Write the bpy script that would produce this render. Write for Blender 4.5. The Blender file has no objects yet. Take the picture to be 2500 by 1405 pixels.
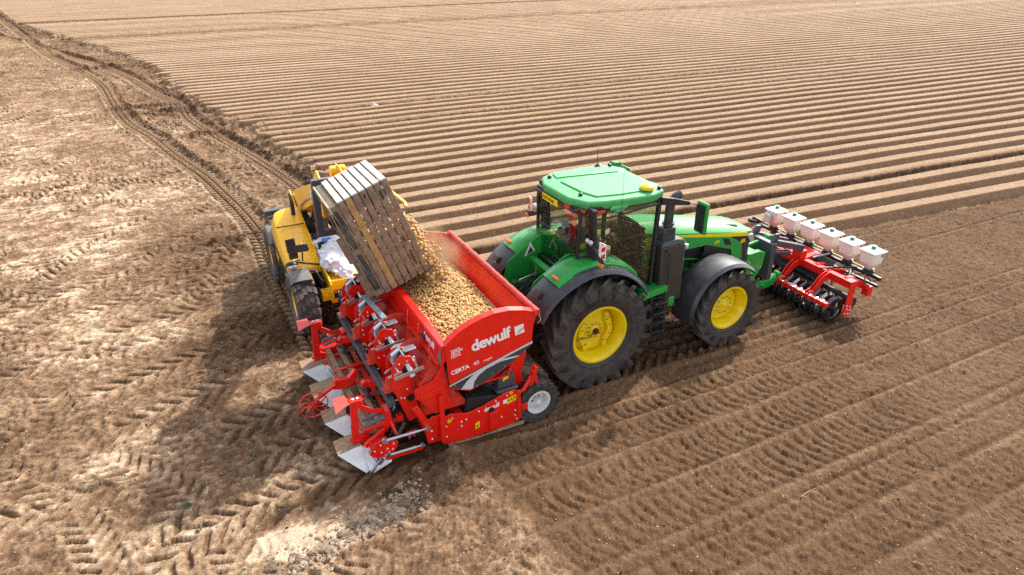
import bpy, math, random
import numpy as np
from mathutils import Matrix, Vector, Euler, noise as mnoise
R = math.radians
sc = bpy.context.scene
# ---------------------------------------------------------------- camera
cam_d = bpy.data.cameras.new('camera'); cam = bpy.data.objects.new('camera', cam_d)
sc.collection.objects.link(cam); sc.camera = cam
cam_d.sensor_width = 36.0; cam_d.lens = 36.0 * 1678.8 / 2500.0
cam_d.clip_start = 0.1; cam_d.clip_end = 2000
cam.location = (-6.12, -9.81, 7.35)
cam.rotation_euler = (R(90 - 27.33), 0, R(63.0 - 90.0))
# ---------------------------------------------------------------- light
SUN_ELEV = 42.5; SUN_AZ = 26.5          # degrees; azimuth measured from +x towards +y
w = bpy.data.worlds.new('World'); sc.world = w; w.use_nodes = True
nt = w.node_tree; bg = nt.nodes['Background']
sky = nt.nodes.new('ShaderNodeTexSky'); sky.sky_type = 'NISHITA'; sky.sun_disc = False
sky.sun_elevation = R(SUN_ELEV); sky.sun_rotation = R(90 - SUN_AZ)
sky.air_density = 1.0; sky.dust_density = 2.5; sky.ozone_density = 1.0
hs = nt.nodes.new('ShaderNodeHueSaturation'); hs.inputs['Saturation'].default_value = 0.35      # thin bright cloud evens the sky's blue
nt.links.new(sky.outputs[0], hs.inputs['Color']); nt.links.new(hs.outputs[0], bg.inputs[0]); bg.inputs[1].default_value = 0.15
sun_d = bpy.data.lights.new('sun', 'SUN'); sun = bpy.data.objects.new('sun', sun_d)
sc.collection.objects.link(sun); sun_d.energy = 2.5; sun_d.angle = R(1.3); sun_d.color = (1.0, 0.95, 0.86)
sd = Vector((math.cos(R(SUN_ELEV)) * math.cos(R(SUN_AZ)), math.cos(R(SUN_ELEV)) * math.sin(R(SUN_AZ)), math.sin(R(SUN_ELEV))))
sun.rotation_euler = sd.to_track_quat('Z', 'Y').to_euler(); sun.location = sd * 40
sc.view_settings.view_transform = 'Standard'; sc.view_settings.look = 'None'
sc.view_settings.exposure = 1.31; sc.view_settings.gamma = 1.0
try: sc.view_settings.use_curve_mapping = False
except Exception: pass
sc.cycles.max_bounces = 8; sc.cycles.transparent_max_bounces = 12
sc.cycles.use_denoising = False
# ---------------------------------------------------------------- helpers
WL = {}                                  # world location of every object made here
def link(o, parent=None, wloc=(0, 0, 0)):
    sc.collection.objects.link(o); wloc = Vector(wloc); WL[o.name] = wloc
    o.location = wloc - (WL[parent.name] if parent else Vector((0, 0, 0)))
    if parent: o.parent = parent
    return o
def thing(name, label, cat, loc=(0, 0, 0), group=None, kind=None):
    o = bpy.data.objects.new(name, None); o.empty_display_size = 0.2; link(o, None, loc)
    return tag(o, label, cat, group, kind)
def tag(o, label=None, cat=None, group=None, kind=None):
    if label: o['label'] = label
    if cat: o['category'] = cat
    if group: o['group'] = group
    if kind: o['kind'] = kind
    return o
SPLIT = {k: (v, .002) for k, v in dict(hood_vents='hood_vent', panel_bolts='bolt', unit_bolts='bolt', mast_bolts='bolt', link_bolts='bolt', frame_bolts='bolt', plate_bolts='bolt', bracket_bolts='bolt', wheel_bolts='bolt', u_bolts='u_bolt', belt_roller='belt_roller', drive_cover='drive_cover', frame_bracket='frame_bracket', main_frame='main_frame', link_frame='link_frame', fuel_tank='fuel_tank', coupling_rods='coupling_rod', hydraulic_hoses='hydraulic_hose', boom_hoses='boom_hose', feed_hoses='feed_hose', monitors='monitor', cab_glass='window_pane', cab_windows='window_pane', air_horn='air_horn', work_light='work_light', work_lamp='work_lamp', sight_slots='sight_slot', wheel_axle='wheel_axle', wheel_arm='wheel_arm', headstock_plate='headstock_plate', warning_sticker='warning_sticker', grab_handle='grab_handle', tension_spring='tension_spring', beam_holes='beam_hole', nail_heads='nail', clamp_block='clamp_block', vibrator_motor='vibrator_motor', crossbar='crossbar', lamp_housing='lamp_housing', turnbuckle='turnbuckle', hose_bundle='hose', rear_linkage='rear_linkage', front_hitch_frame='front_hitch_frame', engine_cover='engine_cover', scraper='scraper', marker_arm='marker_arm', console='console', aerial='aerial', mudguard_bracket='mudguard_bracket', radiator_mesh='radiator_mesh', hydraulic_hose='hydraulic_hose', roof_panel='roof_panel', grip_tape='grip_tape', headstock_arm='headstock_arm', hood_lettering='lettering', sensor_cable='sensor_cable', cable='cable', cover_plate='cover_plate', diagonal_brace='diagonal_brace', carriage_frame='carriage_frame', rear_rail='rear_rail', step_plate='step_plate', rear_outrigger='rear_outrigger', boom_head='boom_head', valve_block='valve_block', hood_dimple='dimple', pod_grille='grille_slot', tilt_ram_mount='tilt_ram_mount').items()}
SPLIT['panel_lettering'] = ('lettering', .02); SPLIT['frame_lettering'] = ('lettering', .03); SPLIT['hood_lettering'] = ('lettering', .03); SPLIT['stencil_marks'] = ('stencil_mark', .03); SPLIT['fingers'] = ('fingers', .01)
class MB:
    def __init__(s): s.v = []; s.f = []; s.m = []
    def add(s, vs, fs, M=None, mi=0):
        n = len(s.v)
        s.v += [tuple(M @ Vector(p)) if M is not None else tuple(p) for p in vs]
        s.f += [tuple(n + i for i in f) for f in fs]; s.m += [mi] * len(fs); return s
    def box(s, c, d, rot=None, mi=0, top=1.0):
        x, y, z = d[0] / 2, d[1] / 2, d[2] / 2
        vs = [(-x, -y, -z), (x, -y, -z), (x, y, -z), (-x, y, -z), (-x * top, -y * top, z), (x * top, -y * top, z), (x * top, y * top, z), (-x * top, y * top, z)]
        fs = [(3, 2, 1, 0), (4, 5, 6, 7), (0, 1, 5, 4), (1, 2, 6, 5), (2, 3, 7, 6), (3, 0, 4, 7)]
        M = Matrix.Translation(c)
        if rot is not None: M = M @ (Euler([R(a) for a in rot]).to_matrix().to_4x4() if not isinstance(rot, Matrix) else rot.to_4x4())
        return s.add(vs, fs, M, mi)
    def bar(s, p0, p1, w, h, mi=0, up=(0, 0, 1)):
        p0, p1 = Vector(p0), Vector(p1); d = p1 - p0; L = d.length; x = d.normalized(); up = Vector(up)
        if abs(x.dot(up)) > 0.97: up = Vector((1, 0, 0))
        y = up.cross(x).normalized(); z = x.cross(y)
        return s.box((p0 + p1) / 2, (L, w, h), Matrix((x, y, z)).transposed(), mi)
    def cyl(s, p0, p1, r, r2=None, n=16, mi=0, caps=True):
        return s.tube([p0, p1], [r, r if r2 is None else r2], n, mi, caps)
    def tube(s, pts, r, n=8, mi=0, caps=True):
        pts = [Vector(p) for p in pts]; k = len(pts); rs = r if isinstance(r, (list, tuple)) else [r] * k
        rings = []; prev = None
        for i, p in enumerate(pts):
            t = (pts[min(i + 1, k - 1)] - pts[max(i - 1, 0)]).normalized()
            if prev is None:
                a = Vector((0, 0, 1)) if abs(t.z) < 0.9 else Vector((1, 0, 0)); u = t.cross(a).normalized()
            else: u = (prev - t * prev.dot(t)).normalized()
            prev = u; b = t.cross(u)
            rings.append([p + (u * math.cos(2 * math.pi * j / n) + b * math.sin(2 * math.pi * j / n)) * rs[i] for j in range(n)])
        return s.loft(rings, caps=caps, mi=mi)
    def loft(s, rings, closed=True, caps=True, mi=0):
        n = len(rings[0]); vs = [p for r_ in rings for p in r_]; fs = []
        for i in range(len(rings) - 1):
            for j in range(n if closed else n - 1):
                k = (j + 1) % n; fs.append((i * n + j, i * n + k, (i + 1) * n + k, (i + 1) * n + j))
        if caps: fs += [tuple(range(n))[::-1], tuple((len(rings) - 1) * n + j for j in range(n))]
        return s.add(vs, fs, None, mi)
    def prism(s, pts, pl, a, b, mi=0, holes=None):
        def P(p, t): return {'xz': (p[0], t, p[1]), 'yz': (t, p[0], p[1]), 'xy': (p[0], p[1], t)}[pl]
        n = len(pts); vs = [P(p, a) for p in pts] + [P(p, b) for p in pts]
        fs = [tuple(range(n)), tuple(range(2 * n - 1, n - 1, -1))] + [(i, i + n, (i + 1) % n + n, (i + 1) % n) for i in range(n)]
        return s.add(vs, fs, None, mi)
    def lathe(s, prof, c, ax='y', n=48, mi=0, close=False, a0=0, a1=2 * math.pi):
        # prof: (axial, radius)
        full = abs(a1 - a0 - 2 * math.pi) < 1e-6; rings = []; m = n if full else n + 1
        for j in range(m):
            t = a0 + (a1 - a0) * j / n; ca, sa = math.cos(t), math.sin(t)
            rings.append([{'y': (c[0] + r_ * ca, c[1] + a, c[2] + r_ * sa), 'x': (c[0] + a, c[1] + r_ * ca, c[2] + r_ * sa), 'z': (c[0] + r_ * ca, c[1] + r_ * sa, c[2] + a)}[ax] for a, r_ in prof])
        k = len(prof); vs = [p for r_ in rings for p in r_]; fs = []
        for j in range(m if full else m - 1):
            j2 = (j + 1) % m
            for i in range(k if close else k - 1):
                i2 = (i + 1) % k; fs.append((j * k + i, j2 * k + i, j2 * k + i2, j * k + i2))
        return s.add(vs, fs, None, mi)
    def sph(s, c, r, n=12, m=8, mi=0):
        rr = r if isinstance(r, (tuple, list)) else (r, r, r)
        vs = [(c[0], c[1], c[2] - rr[2])]
        for i in range(1, m):
            p = -math.pi / 2 + math.pi * i / m
            vs += [(c[0] + rr[0] * math.cos(p) * math.cos(2 * math.pi * j / n), c[1] + rr[1] * math.cos(p) * math.sin(2 * math.pi * j / n), c[2] + rr[2] * math.sin(p)) for j in range(n)]
        vs.append((c[0], c[1], c[2] + rr[2])); fs = [(0, 1 + (j + 1) % n, 1 + j) for j in range(n)]
        for i in range(m - 2):
            for j in range(n): a = 1 + i * n; fs.append((a + j, a + (j + 1) % n, a + n + (j + 1) % n, a + n + j))
        a = 1 + (m - 2) * n; fs += [(a + j, a + (j + 1) % n, len(vs) - 1) for j in range(n)]
        return s.add(vs, fs, None, mi)
    def xform(s, M): s.v = [tuple(M @ Vector(p)) for p in s.v]; return s
    def pieces(s, gap):
        """loose pieces of the mesh whose boxes lie within a gap of each other stay together"""
        n = len(s.v); par = list(range(n))
        def find(i):
            while par[i] != i: par[i] = par[par[i]]; i = par[i]
            return i
        for f in s.f:
            r0 = find(f[0])
            for q in f[1:]: par[find(q)] = r0
        grp = {}
        for i in range(n): grp.setdefault(find(i), []).append(i)
        bx = [(np.array([s.v[i] for i in g]).min(0) - gap, np.array([s.v[i] for i in g]).max(0) + gap, g) for g in grp.values()]
        k = len(bx); p2 = list(range(k))
        def f2(i):
            while p2[i] != i: i = p2[i]
            return i
        for i in range(k):
            for j in range(i):
                if (bx[i][0] <= bx[j][1]).all() and (bx[j][0] <= bx[i][1]).all(): p2[f2(i)] = f2(j)
        out = {}
        for i in range(k): out.setdefault(f2(i), []).extend(bx[i][2])
        return list(out.values())
    def build(s, name, mat, parent=None, bevel=0, ang=35, base=False, segs=2):
        if name in SPLIT and not getattr(s, 'done', False):
            new, gap = SPLIT[name]; first = None
            for g in s.pieces(gap):
                ix = {v: i for i, v in enumerate(g)}; b = MB(); b.done = True; b.v = [s.v[i] for i in g]
                for f, m_i in zip(s.f, s.m):
                    if f[0] in ix: b.f.append(tuple(ix[q] for q in f)); b.m.append(m_i)
                if not b.f: continue
                o = b.build(new, mat, parent, bevel, ang, base, segs); first = first or o
            return first
        a = np.array(s.v); lo, hi = a.min(0), a.max(0); c = (lo + hi) / 2
        if base: c[2] = lo[2]
        me = bpy.data.meshes.new(name); me.from_pydata((a - c).tolist(), [], s.f)
        mats = mat if isinstance(mat, (list, tuple)) else [mat]
        for m in mats: me.materials.append(m)
        if len(mats) > 1: me.polygons.foreach_set('material_index', s.m)
        me.validate(); 
        import bmesh
        bm = bmesh.new(); bm.from_mesh(me); bmesh.ops.recalc_face_normals(bm, faces=bm.faces); bm.to_mesh(me); bm.free()
        me.polygons.foreach_set('use_smooth', [True] * len(me.polygons)); me.set_sharp_from_angle(angle=R(ang))
        o = bpy.data.objects.new(name, me); link(o, parent, c)
        if bevel:
            b = o.modifiers.new('bevel', 'BEVEL'); b.width = bevel; b.segments = segs; b.limit_method = 'ANGLE'; b.angle_limit = R(40)
        return o
def text_mb(txt, size, M, depth=0.002, bold=0.0, shear=0.0, spacing=1.0, align='LEFT'):
    cu = bpy.data.curves.new('t', 'FONT'); cu.body = txt; cu.size = size; cu.extrude = depth; cu.offset = bold
    cu.shear = shear; cu.space_character = spacing; cu.align_x = align; cu.resolution_u = 3
    o = bpy.data.objects.new('t', cu); sc.collection.objects.link(o)
    dg = bpy.context.evaluated_depsgraph_get(); me = bpy.data.meshes.new_from_object(o.evaluated_get(dg))
    mb = MB(); mb.add([v.co[:] for v in me.vertices], [tuple(p.vertices) for p in me.polygons], M)
    bpy.data.objects.remove(o); bpy.data.curves.remove(cu); bpy.data.meshes.remove(me); return mb
def side_M(x, y, z, tilt=0.0):           # writing that reads from -y: x to the right, z up
    return Matrix.Translation((x, y, z)) @ Matrix.Rotation(R(-tilt), 4, 'Y') @ Matrix.Rotation(R(90), 4, 'X')
def copy_tree(o, parent=None, dloc=(0, 0, 0)):
    c = o.copy(); sc.collection.objects.link(c); WL[c.name] = WL[o.name] + Vector(dloc)
    if parent: c.parent = parent
    else: c.location = o.location + Vector(dloc)
    for ch in list(o.children): copy_tree(ch, c, dloc)
    return c
# ---------------------------------------------------------------- materials
def mat(name, col, rough=0.5, metal=0.0, var=0.12, scale=6.0, dust=0.0, dcol=(0.26, 0.18, 0.12), bump=0.0, bscale=60.0, coat=0.0, spec=0.5, col2=None):
    m = bpy.data.materials.new(name); m.use_nodes = True; n = m.node_tree.nodes; l = m.node_tree.links; b = n['Principled BSDF']
    tc = n.new('ShaderNodeTexCoord'); nz = n.new('ShaderNodeTexNoise'); nz.inputs['Scale'].default_value = scale; nz.inputs['Detail'].default_value = 5
    l.new(tc.outputs['Object'], nz.inputs['Vector'])
    mx = n.new('ShaderNodeMix'); mx.data_type = 'RGBA'
    c2 = col2 or tuple(c * (1 - 2.2 * var) for c in col)
    mx.inputs[6].default_value = (*c2, 1); mx.inputs[7].default_value = (*col, 1)
    rp = n.new('ShaderNodeMapRange'); rp.inputs[1].default_value = 0.3; rp.inputs[2].default_value = 0.6; l.new(nz.outputs[0], rp.inputs[0]); l.new(rp.outputs[0], mx.inputs[0])
    out = mx.outputs[2]
    b.inputs['Roughness'].default_value = rough
    if dust > 0:
        n2 = n.new('ShaderNodeTexNoise'); n2.inputs['Scale'].default_value = 9; n2.inputs['Detail'].default_value = 8; n2.inputs['Roughness'].default_value = 0.7; l.new(tc.outputs['Object'], n2.inputs['Vector'])
        r2 = n.new('ShaderNodeMapRange'); r2.inputs[1].default_value = 0.62 - dust * 0.4; r2.inputs[2].default_value = 0.72 - dust * 0.1; r2.inputs[4].default_value = min(1, dust * 1.2); l.new(n2.outputs[0], r2.inputs[0])
        m2 = n.new('ShaderNodeMix'); m2.data_type = 'RGBA'; l.new(r2.outputs[0], m2.inputs[0]); l.new(out, m2.inputs[6]); m2.inputs[7].default_value = (*dcol, 1); out = m2.outputs[2]
        r3 = n.new('ShaderNodeMapRange'); l.new(r2.outputs[0], r3.inputs[0]); r3.inputs[3].default_value = rough; r3.inputs[4].default_value = 0.9; l.new(r3.outputs[0], b.inputs['Roughness'])
    l.new(out, b.inputs['Base Color']); b.inputs['Metallic'].default_value = metal
    b.inputs['Coat Weight'].default_value = coat; b.inputs['Coat Roughness'].default_value = 0.12; b.inputs['Specular IOR Level'].default_value = spec
    if bump:
        n3 = n.new('ShaderNodeTexNoise'); n3.inputs['Scale'].default_value = bscale; n3.inputs['Detail'].default_value = 4; l.new(tc.outputs['Object'], n3.inputs['Vector'])
        bp = n.new('ShaderNodeBump'); bp.inputs['Strength'].default_value = bump; bp.inputs['Distance'].default_value = 0.01; l.new(n3.outputs[0], bp.inputs['Height']); l.new(bp.outputs[0], b.inputs['Normal'])
    return m
M_ = dict(
    green=mat('green_paint', (0.016, 0.31, 0.045), 0.36, var=0.08, dust=0.28, coat=0.22, dcol=(0.07, 0.25, 0.06), spec=0.4),
    roofg=mat('painted_glare_green', (0.07, 0.40, 0.12), 0.48, var=0.05, dust=0.35, coat=0.15, dcol=(0.15, 0.43, 0.18), spec=0.4),  # same green as the hood, lightened: sky glare painted into the colour
    greend=mat('green_casting', (0.014, 0.2, 0.035), 0.45, var=0.15, dust=0.3, dcol=(0.1, 0.1, 0.05)),
    yellow=mat('yellow_paint', (0.86, 0.62, 0.0), 0.3, var=0.06, dust=0.25, coat=0.3, dcol=(0.62, 0.42, 0.05)),
    jcb=mat('amber_yellow_paint', (0.95, 0.50, 0.0), 0.33, var=0.05, dust=0.12, coat=0.4, dcol=(0.55, 0.33, 0.05)),
    red=mat('red_paint', (0.80, 0.012, 0.004), 0.36, var=0.08, dust=0.16, coat=0.15, dcol=(0.5, 0.08, 0.04)),
    redd=mat('dusty_red_paint', (0.6, 0.02, 0.008), 0.45, var=0.1, dust=0.35, coat=0.1, dcol=(0.34, 0.14, 0.08)),
    black=mat('black_plastic', (0.022, 0.022, 0.025), 0.45, var=0.2, dust=0.12, dcol=(0.08, 0.06, 0.05)),
    dark=mat('dark_recess', (0.008, 0.008, 0.008), 0.7, var=0.3),
    fend=mat('fender_plastic', (0.045, 0.046, 0.053), 0.36, var=0.15, dust=0.3, dcol=(0.10, 0.088, 0.082)),
    greyf=mat('grey_weathered_plastic', (0.15, 0.145, 0.14), 0.6, var=0.12, dust=0.3, dcol=(0.25, 0.2, 0.16)),
    slate=mat('slate_grey_paint', (0.055, 0.065, 0.078), 0.4, var=0.1, dust=0.25, dcol=(0.16, 0.13, 0.1), coat=0.2),
    rubber=mat('tyre_rubber', (0.03, 0.027, 0.027), 0.66, var=0.2, dust=0.55, dcol=(0.095, 0.068, 0.052), bump=0.3, bscale=40),
    rubberd=mat('soil_caked_rubber', (0.03, 0.03, 0.03), 0.7, var=0.15, dust=0.8, dcol=(0.2, 0.135, 0.085), bump=0.5, bscale=30),
    steel=mat('zinc_steel', (0.55, 0.58, 0.62), 0.32, 0.85, var=0.1, dust=0.15),
    chrome=mat('polished_steel', (0.42, 0.42, 0.43), 0.16, 1.0, var=0.1, dust=0.15, dcol=(0.12, 0.1, 0.08)),
    white=mat('white_paint', (0.72, 0.72, 0.72), 0.4, var=0.06, dust=0.15, dcol=(0.5, 0.42, 0.34)),
    share=mat('worn_white_steel', (0.78, 0.78, 0.8), 0.4, 0.0, var=0.1, dust=0.3, dcol=(0.42, 0.36, 0.32)),
    letter=mat('white_lettering', (0.8, 0.8, 0.8), 0.5, var=0.02),
    yletter=mat('yellow_lettering', (0.85, 0.6, 0.0), 0.5, var=0.02),
    blackl=mat('black_lettering', (0.01, 0.01, 0.01), 0.5, var=0.02),
    decalg=mat('grey_decal', (0.045, 0.05, 0.055), 0.4, var=0.05),
    decals=mat('silver_decal', (0.62, 0.63, 0.65), 0.35, 0.1, var=0.04),
    orange=mat('amber_lens', (0.8, 0.2, 0.01), 0.2, var=0.05, coat=0.6),
    orangeb=mat('orange_rubber_flap', (0.8, 0.16, 0.03), 0.5, var=0.1),
    redlens=mat('red_lens', (0.6, 0.02, 0.01), 0.2, var=0.05, coat=0.6),
    lens=mat('clear_lens', (0.55, 0.56, 0.58), 0.12, 0.5, var=0.1, coat=1.0),
    mud=mat('soil_coat', (0.36, 0.245, 0.155), 0.95, var=0.2, scale=14, bump=0.8, bscale=50),
    tank=mat('milky_plastic', (0.86, 0.77, 0.68), 0.4, var=0.03, scale=3),
    lid=mat('white_lid_plastic', (0.86, 0.85, 0.83), 0.4, var=0.02),
    cap=mat('green_cap', (0.01, 0.24, 0.13), 0.4, var=0.05),
    gold=mat('brass_rod', (0.6, 0.42, 0.16), 0.4, 0.5, var=0.1),
    pot=mat('potato_skin', (0.60, 0.36, 0.12), 0.65, var=0.16, scale=10, dust=0.3, dcol=(0.3, 0.18, 0.09), bump=0.2, bscale=30),
    woodg=mat('weathered_wood', (0.27, 0.185, 0.125), 0.85, var=0.2, scale=8, dust=0.3, dcol=(0.14, 0.1, 0.08), bump=0.6, bscale=25),
    woodw=mat('sun_bleached_wood', (0.56, 0.53, 0.49), 0.85, var=0.14, scale=7, dust=0.2, dcol=(0.3, 0.24, 0.19), bump=0.6, bscale=25),
    woodn=mat('newer_pine_board', (0.42, 0.25, 0.1), 0.8, var=0.15, scale=8, dust=0.15, dcol=(0.28, 0.17, 0.1), bump=0.4, bscale=25),
    woodd=mat('soiled_timber', (0.22, 0.16, 0.1), 0.9, var=0.25, scale=10, dust=0.5, dcol=(0.13, 0.09, 0.06), bump=0.8, bscale=30),
    sack=mat('white_woven_plastic', (0.74, 0.75, 0.78), 0.45, var=0.06, dust=0.1, dcol=(0.45, 0.4, 0.36)),
    blue=mat('blue_plastic', (0.01, 0.15, 0.5), 0.4, var=0.05),
    skin=mat('skin', (0.55, 0.3, 0.2), 0.6, var=0.05), hair=mat('brown_hair', (0.05, 0.03, 0.02), 0.7),
    jersey=mat('green_sweater', (0.02, 0.1, 0.04), 0.8), hivis=mat('hi_vis_band', (0.6, 0.75, 0.02), 0.6), jeans=mat('blue_jeans', (0.03, 0.06, 0.14), 0.85),
    seat=mat('seat_fabric', (0.05, 0.05, 0.055), 0.85),
    feather=mat('gull_feathers', (0.8, 0.8, 0.8), 0.7, var=0.03), featherg=mat('gull_grey_feathers', (0.35, 0.37, 0.4), 0.7, var=0.05),
    weed=mat('weed_leaf', (0.055, 0.095, 0.03), 0.7, var=0.2),
)
def glass_mat():
    m = bpy.data.materials.new('tinted_glass'); m.use_nodes = True; n = m.node_tree.nodes; l = m.node_tree.links
    out = n['Material Output']; n.remove(n['Principled BSDF'])
    tr = n.new('ShaderNodeBsdfTransparent'); tr.inputs[0].default_value = (0.80, 0.87, 0.82, 1)
    gl = n.new('ShaderNodeBsdfGlossy'); gl.inputs['Roughness'].default_value = 0.02
    fr = n.new('ShaderNodeLayerWeight'); fr.inputs[0].default_value = 0.5; pw = n.new('ShaderNodeMath'); pw.operation = 'POWER'; l.new(fr.outputs['Facing'], pw.inputs[0]); pw.inputs[1].default_value = 3.0; ma = n.new('ShaderNodeMath'); ma.operation = 'MULTIPLY_ADD'; l.new(pw.outputs[0], ma.inputs[0]); ma.inputs[1].default_value = 0.6; ma.inputs[2].default_value = 0.07
    mx = n.new('ShaderNodeMixShader'); l.new(ma.outputs[0], mx.inputs[0]); l.new(tr.outputs[0], mx.inputs[1]); l.new(gl.outputs[0], mx.inputs[2]); l.new(mx.outputs[0], out.inputs[0]); return m
M_['glass'] = glass_mat()
# ================================================================ GROUND
rng = np.random.default_rng(7); TAB = rng.random((512, 512))
def vn(x, y, s=0):
    xi = np.floor(x).astype(np.int64); yi = np.floor(y).astype(np.int64); fx = x - xi; fy = y - yi
    fx = fx * fx * (3 - 2 * fx); fy = fy * fy * (3 - 2 * fy)
    def h(i, j): return TAB[(i + s * 37) & 511, (j + s * 91) & 511]
    return (h(xi, yi) * (1 - fx) + h(xi + 1, yi) * fx) * (1 - fy) + (h(xi, yi + 1) * (1 - fx) + h(xi + 1, yi + 1) * fx) * fy
def fbm(x, y, f, o=4, s=0, g=0.5):
    a = 1.0; t = 0; z = 0
    for k in range(o):
        ca, sa = math.cos(k * 1.1 + s), math.sin(k * 1.1 + s)
        z = z + a * (vn((x * ca - y * sa) * f, (x * sa + y * ca) * f, s + k) - 0.5); t += a; a *= g; f *= 2.03
    return z / t * 2
def ss(a, b, x): t = np.clip((x - a) / (b - a), 0, 1); return t * t * (3 - 2 * t)
def poly_st(x, y, P):
    """distance along (s) and across (t, left positive) a polyline, for arrays of points"""
    P = np.array(P, float); best = np.full(x.shape, 1e9); S = np.zeros(x.shape); T = np.zeros(x.shape); L0 = 0
    for i in range(len(P) - 1):
        a, b = P[i], P[i + 1]; d = b - a; L = np.hypot(*d); u = d / L
        px, py = x - a[0], y - a[1]; s = px * u[0] + py * u[1]
        sc_ = np.clip(s, 0, L) if 0 < i < len(P) - 2 else (np.minimum(s, L) if i == 0 and len(P) > 2 else (np.maximum(s, 0) if len(P) > 2 else s))
        t = -px * u[1] + py * u[0]; dd = np.hypot(px - sc_ * u[0], py - sc_ * u[1]); m = dd < best
        best[m] = dd[m]; S[m] = L0 + s[m]; T[m] = np.where(t[m] >= 0, dd[m], -dd[m]); L0 += L
    return S, T, L0
def smooth_poly(P, n=6):
    P = np.array(P, float); out = []
    for i in range(len(P) - 1):
        p0, p1, p2, p3 = P[max(i - 1, 0)], P[i], P[i + 1], P[min(i + 2, len(P) - 1)]
        for k in range(n):
            t = k / n; out.append(0.5 * ((2 * p1) + (-p0 + p2) * t + (2 * p0 - 5 * p1 + 4 * p2 - p3) * t * t + (-p0 + 3 * p1 - 3 * p2 + p3) * t ** 3))
    out.append(P[-1]); return np.array(out)
RIDGE_END = [(-60, 130.0), (-32, 100.0), (-17.78, 74.21), (-14.91, 64.41), (-10.43, 51.45), (-8.77, 46.74), (-6.44, 39.25), (-6.02, 35.29), (-5.66, 31.85), (-4.69, 26.28), (-4.07, 23.44), (-2.79, 18.3), (-2.49, 15.69), (-2.08, 12.87), (-1.61, 10.01), (-1.4, 7.0), (-1.6, 2.0)]
RUT_A = smooth_poly([(-16.5, 60.0), (-12.5, 50.5), (-10.92, 45.88), (-9.17, 41.64), (-7.36, 35.9), (-6.29, 30.65), (-5.34, 27.2), (-5.03, 23.51), (-4.29, 19.87), (-3.55, 16.75), (-3.0, 13.97), (-2.67, 11.8), (-2.43, 9.66), (-2.35, 6.5), (-2.3, 3.5)], 4)
RUT_B = smooth_poly([(-14.28, 57.55), (-11.88, 46.3), (-9.9, 39.5), (-8.6, 34.0), (-8.0, 28.3), (-7.44, 24.16), (-6.63, 21.06), (-5.97, 17.8), (-5.25, 14.77), (-4.82, 12.17), (-4.6, 10.74), (-4.45, 9.24), (-4.38, 8.01), (-4.42, 6.93), (-4.35, 5.55), (-4.32, 3.2)], 4)
VB = 2.02; PER = 0.86
def gx(x, y):
    sp = np.log1p(np.exp(np.clip((x - 5.0) * 0.9, -40, 40))) / 0.9
    return (0.043 + 0.045 * np.exp(-np.maximum(y, 0) / 6.0)) * sp
# tractor-lug tracks on the headland: points, width, pitch, depth
TRACKS = [
    ([(-9.6, 3.95), (-7.34, 4.86), (-4.9, 5.2)], 0.70, 0.30, 0.065),
    ([(-9.2, 2.0), (-7.84, 2.56), (-6.47, 3.03), (-4.4, 3.55)], 0.70, 0.30, 0.065),
    ([(-10.2, 6.5), (-7.97, 7.75), (-6.2, 9.6)], 0.68, 0.29, 0.045),
    ([(-10.8, 7.3), (-8.9, 10.1), (-6.9, 12.2)], 0.68, 0.29, 0.04),
    ([(-10.2, 5.2), (-8.2, 6.0), (-5.6, 6.9)], 0.68, 0.29, 0.04),
    ([(-9.8, 0.6), (-8.0, 1.2), (-6.0, 1.75), (-4.5, 1.9)], 0.68, 0.29, 0.055),
    ([(-9.6, -0.3), (-8.1, -0.2), (-6.6, 0.25), (-4.66, 0.6)], 0.70, 0.30, 0.065),
    ([(-8.3, -2.1), (-7.0, -1.15), (-5.9, -0.6), (-4.9, -0.45)], 0.68, 0.29, 0.06),
    ([(-7.9, -2.75), (-6.7, -1.75), (-5.0, -1.55), (-3.4, -1.75)], 0.68, 0.29, 0.06),
    ([(-9.9, 1.6), (-8.6, -0.1), (-7.9, -2.2)], 0.55, 0.22, 0.05),
    ([(-9.0, 3.1), (-8.3, 0.9), (-7.1, -0.6), (-6.4, -2.6)], 0.55, 0.22, 0.05),
    ([(-6.6, -3.4), (-5.2, -3.45), (-3.9, -3.1)], 0.6, 0.22, 0.04),
    ([(-11.5, 12.5), (-9.0, 15.5), (-7.5, 19.0)], 0.6, 0.3, 0.04),
    ([(-12.5, 10.0), (-10.0, 12.2), (-8.0, 15.5)], 0.6, 0.3, 0.04),
    ([(-14.5, 20.0), (-11.0, 23.5), (-8.9, 28.5)], 0.7, 0.3, 0.04),
    ([(-12.5, 15.0), (-9.8, 18.5), (-8.2, 24.5)], 0.7, 0.3, 0.04),
]
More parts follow.
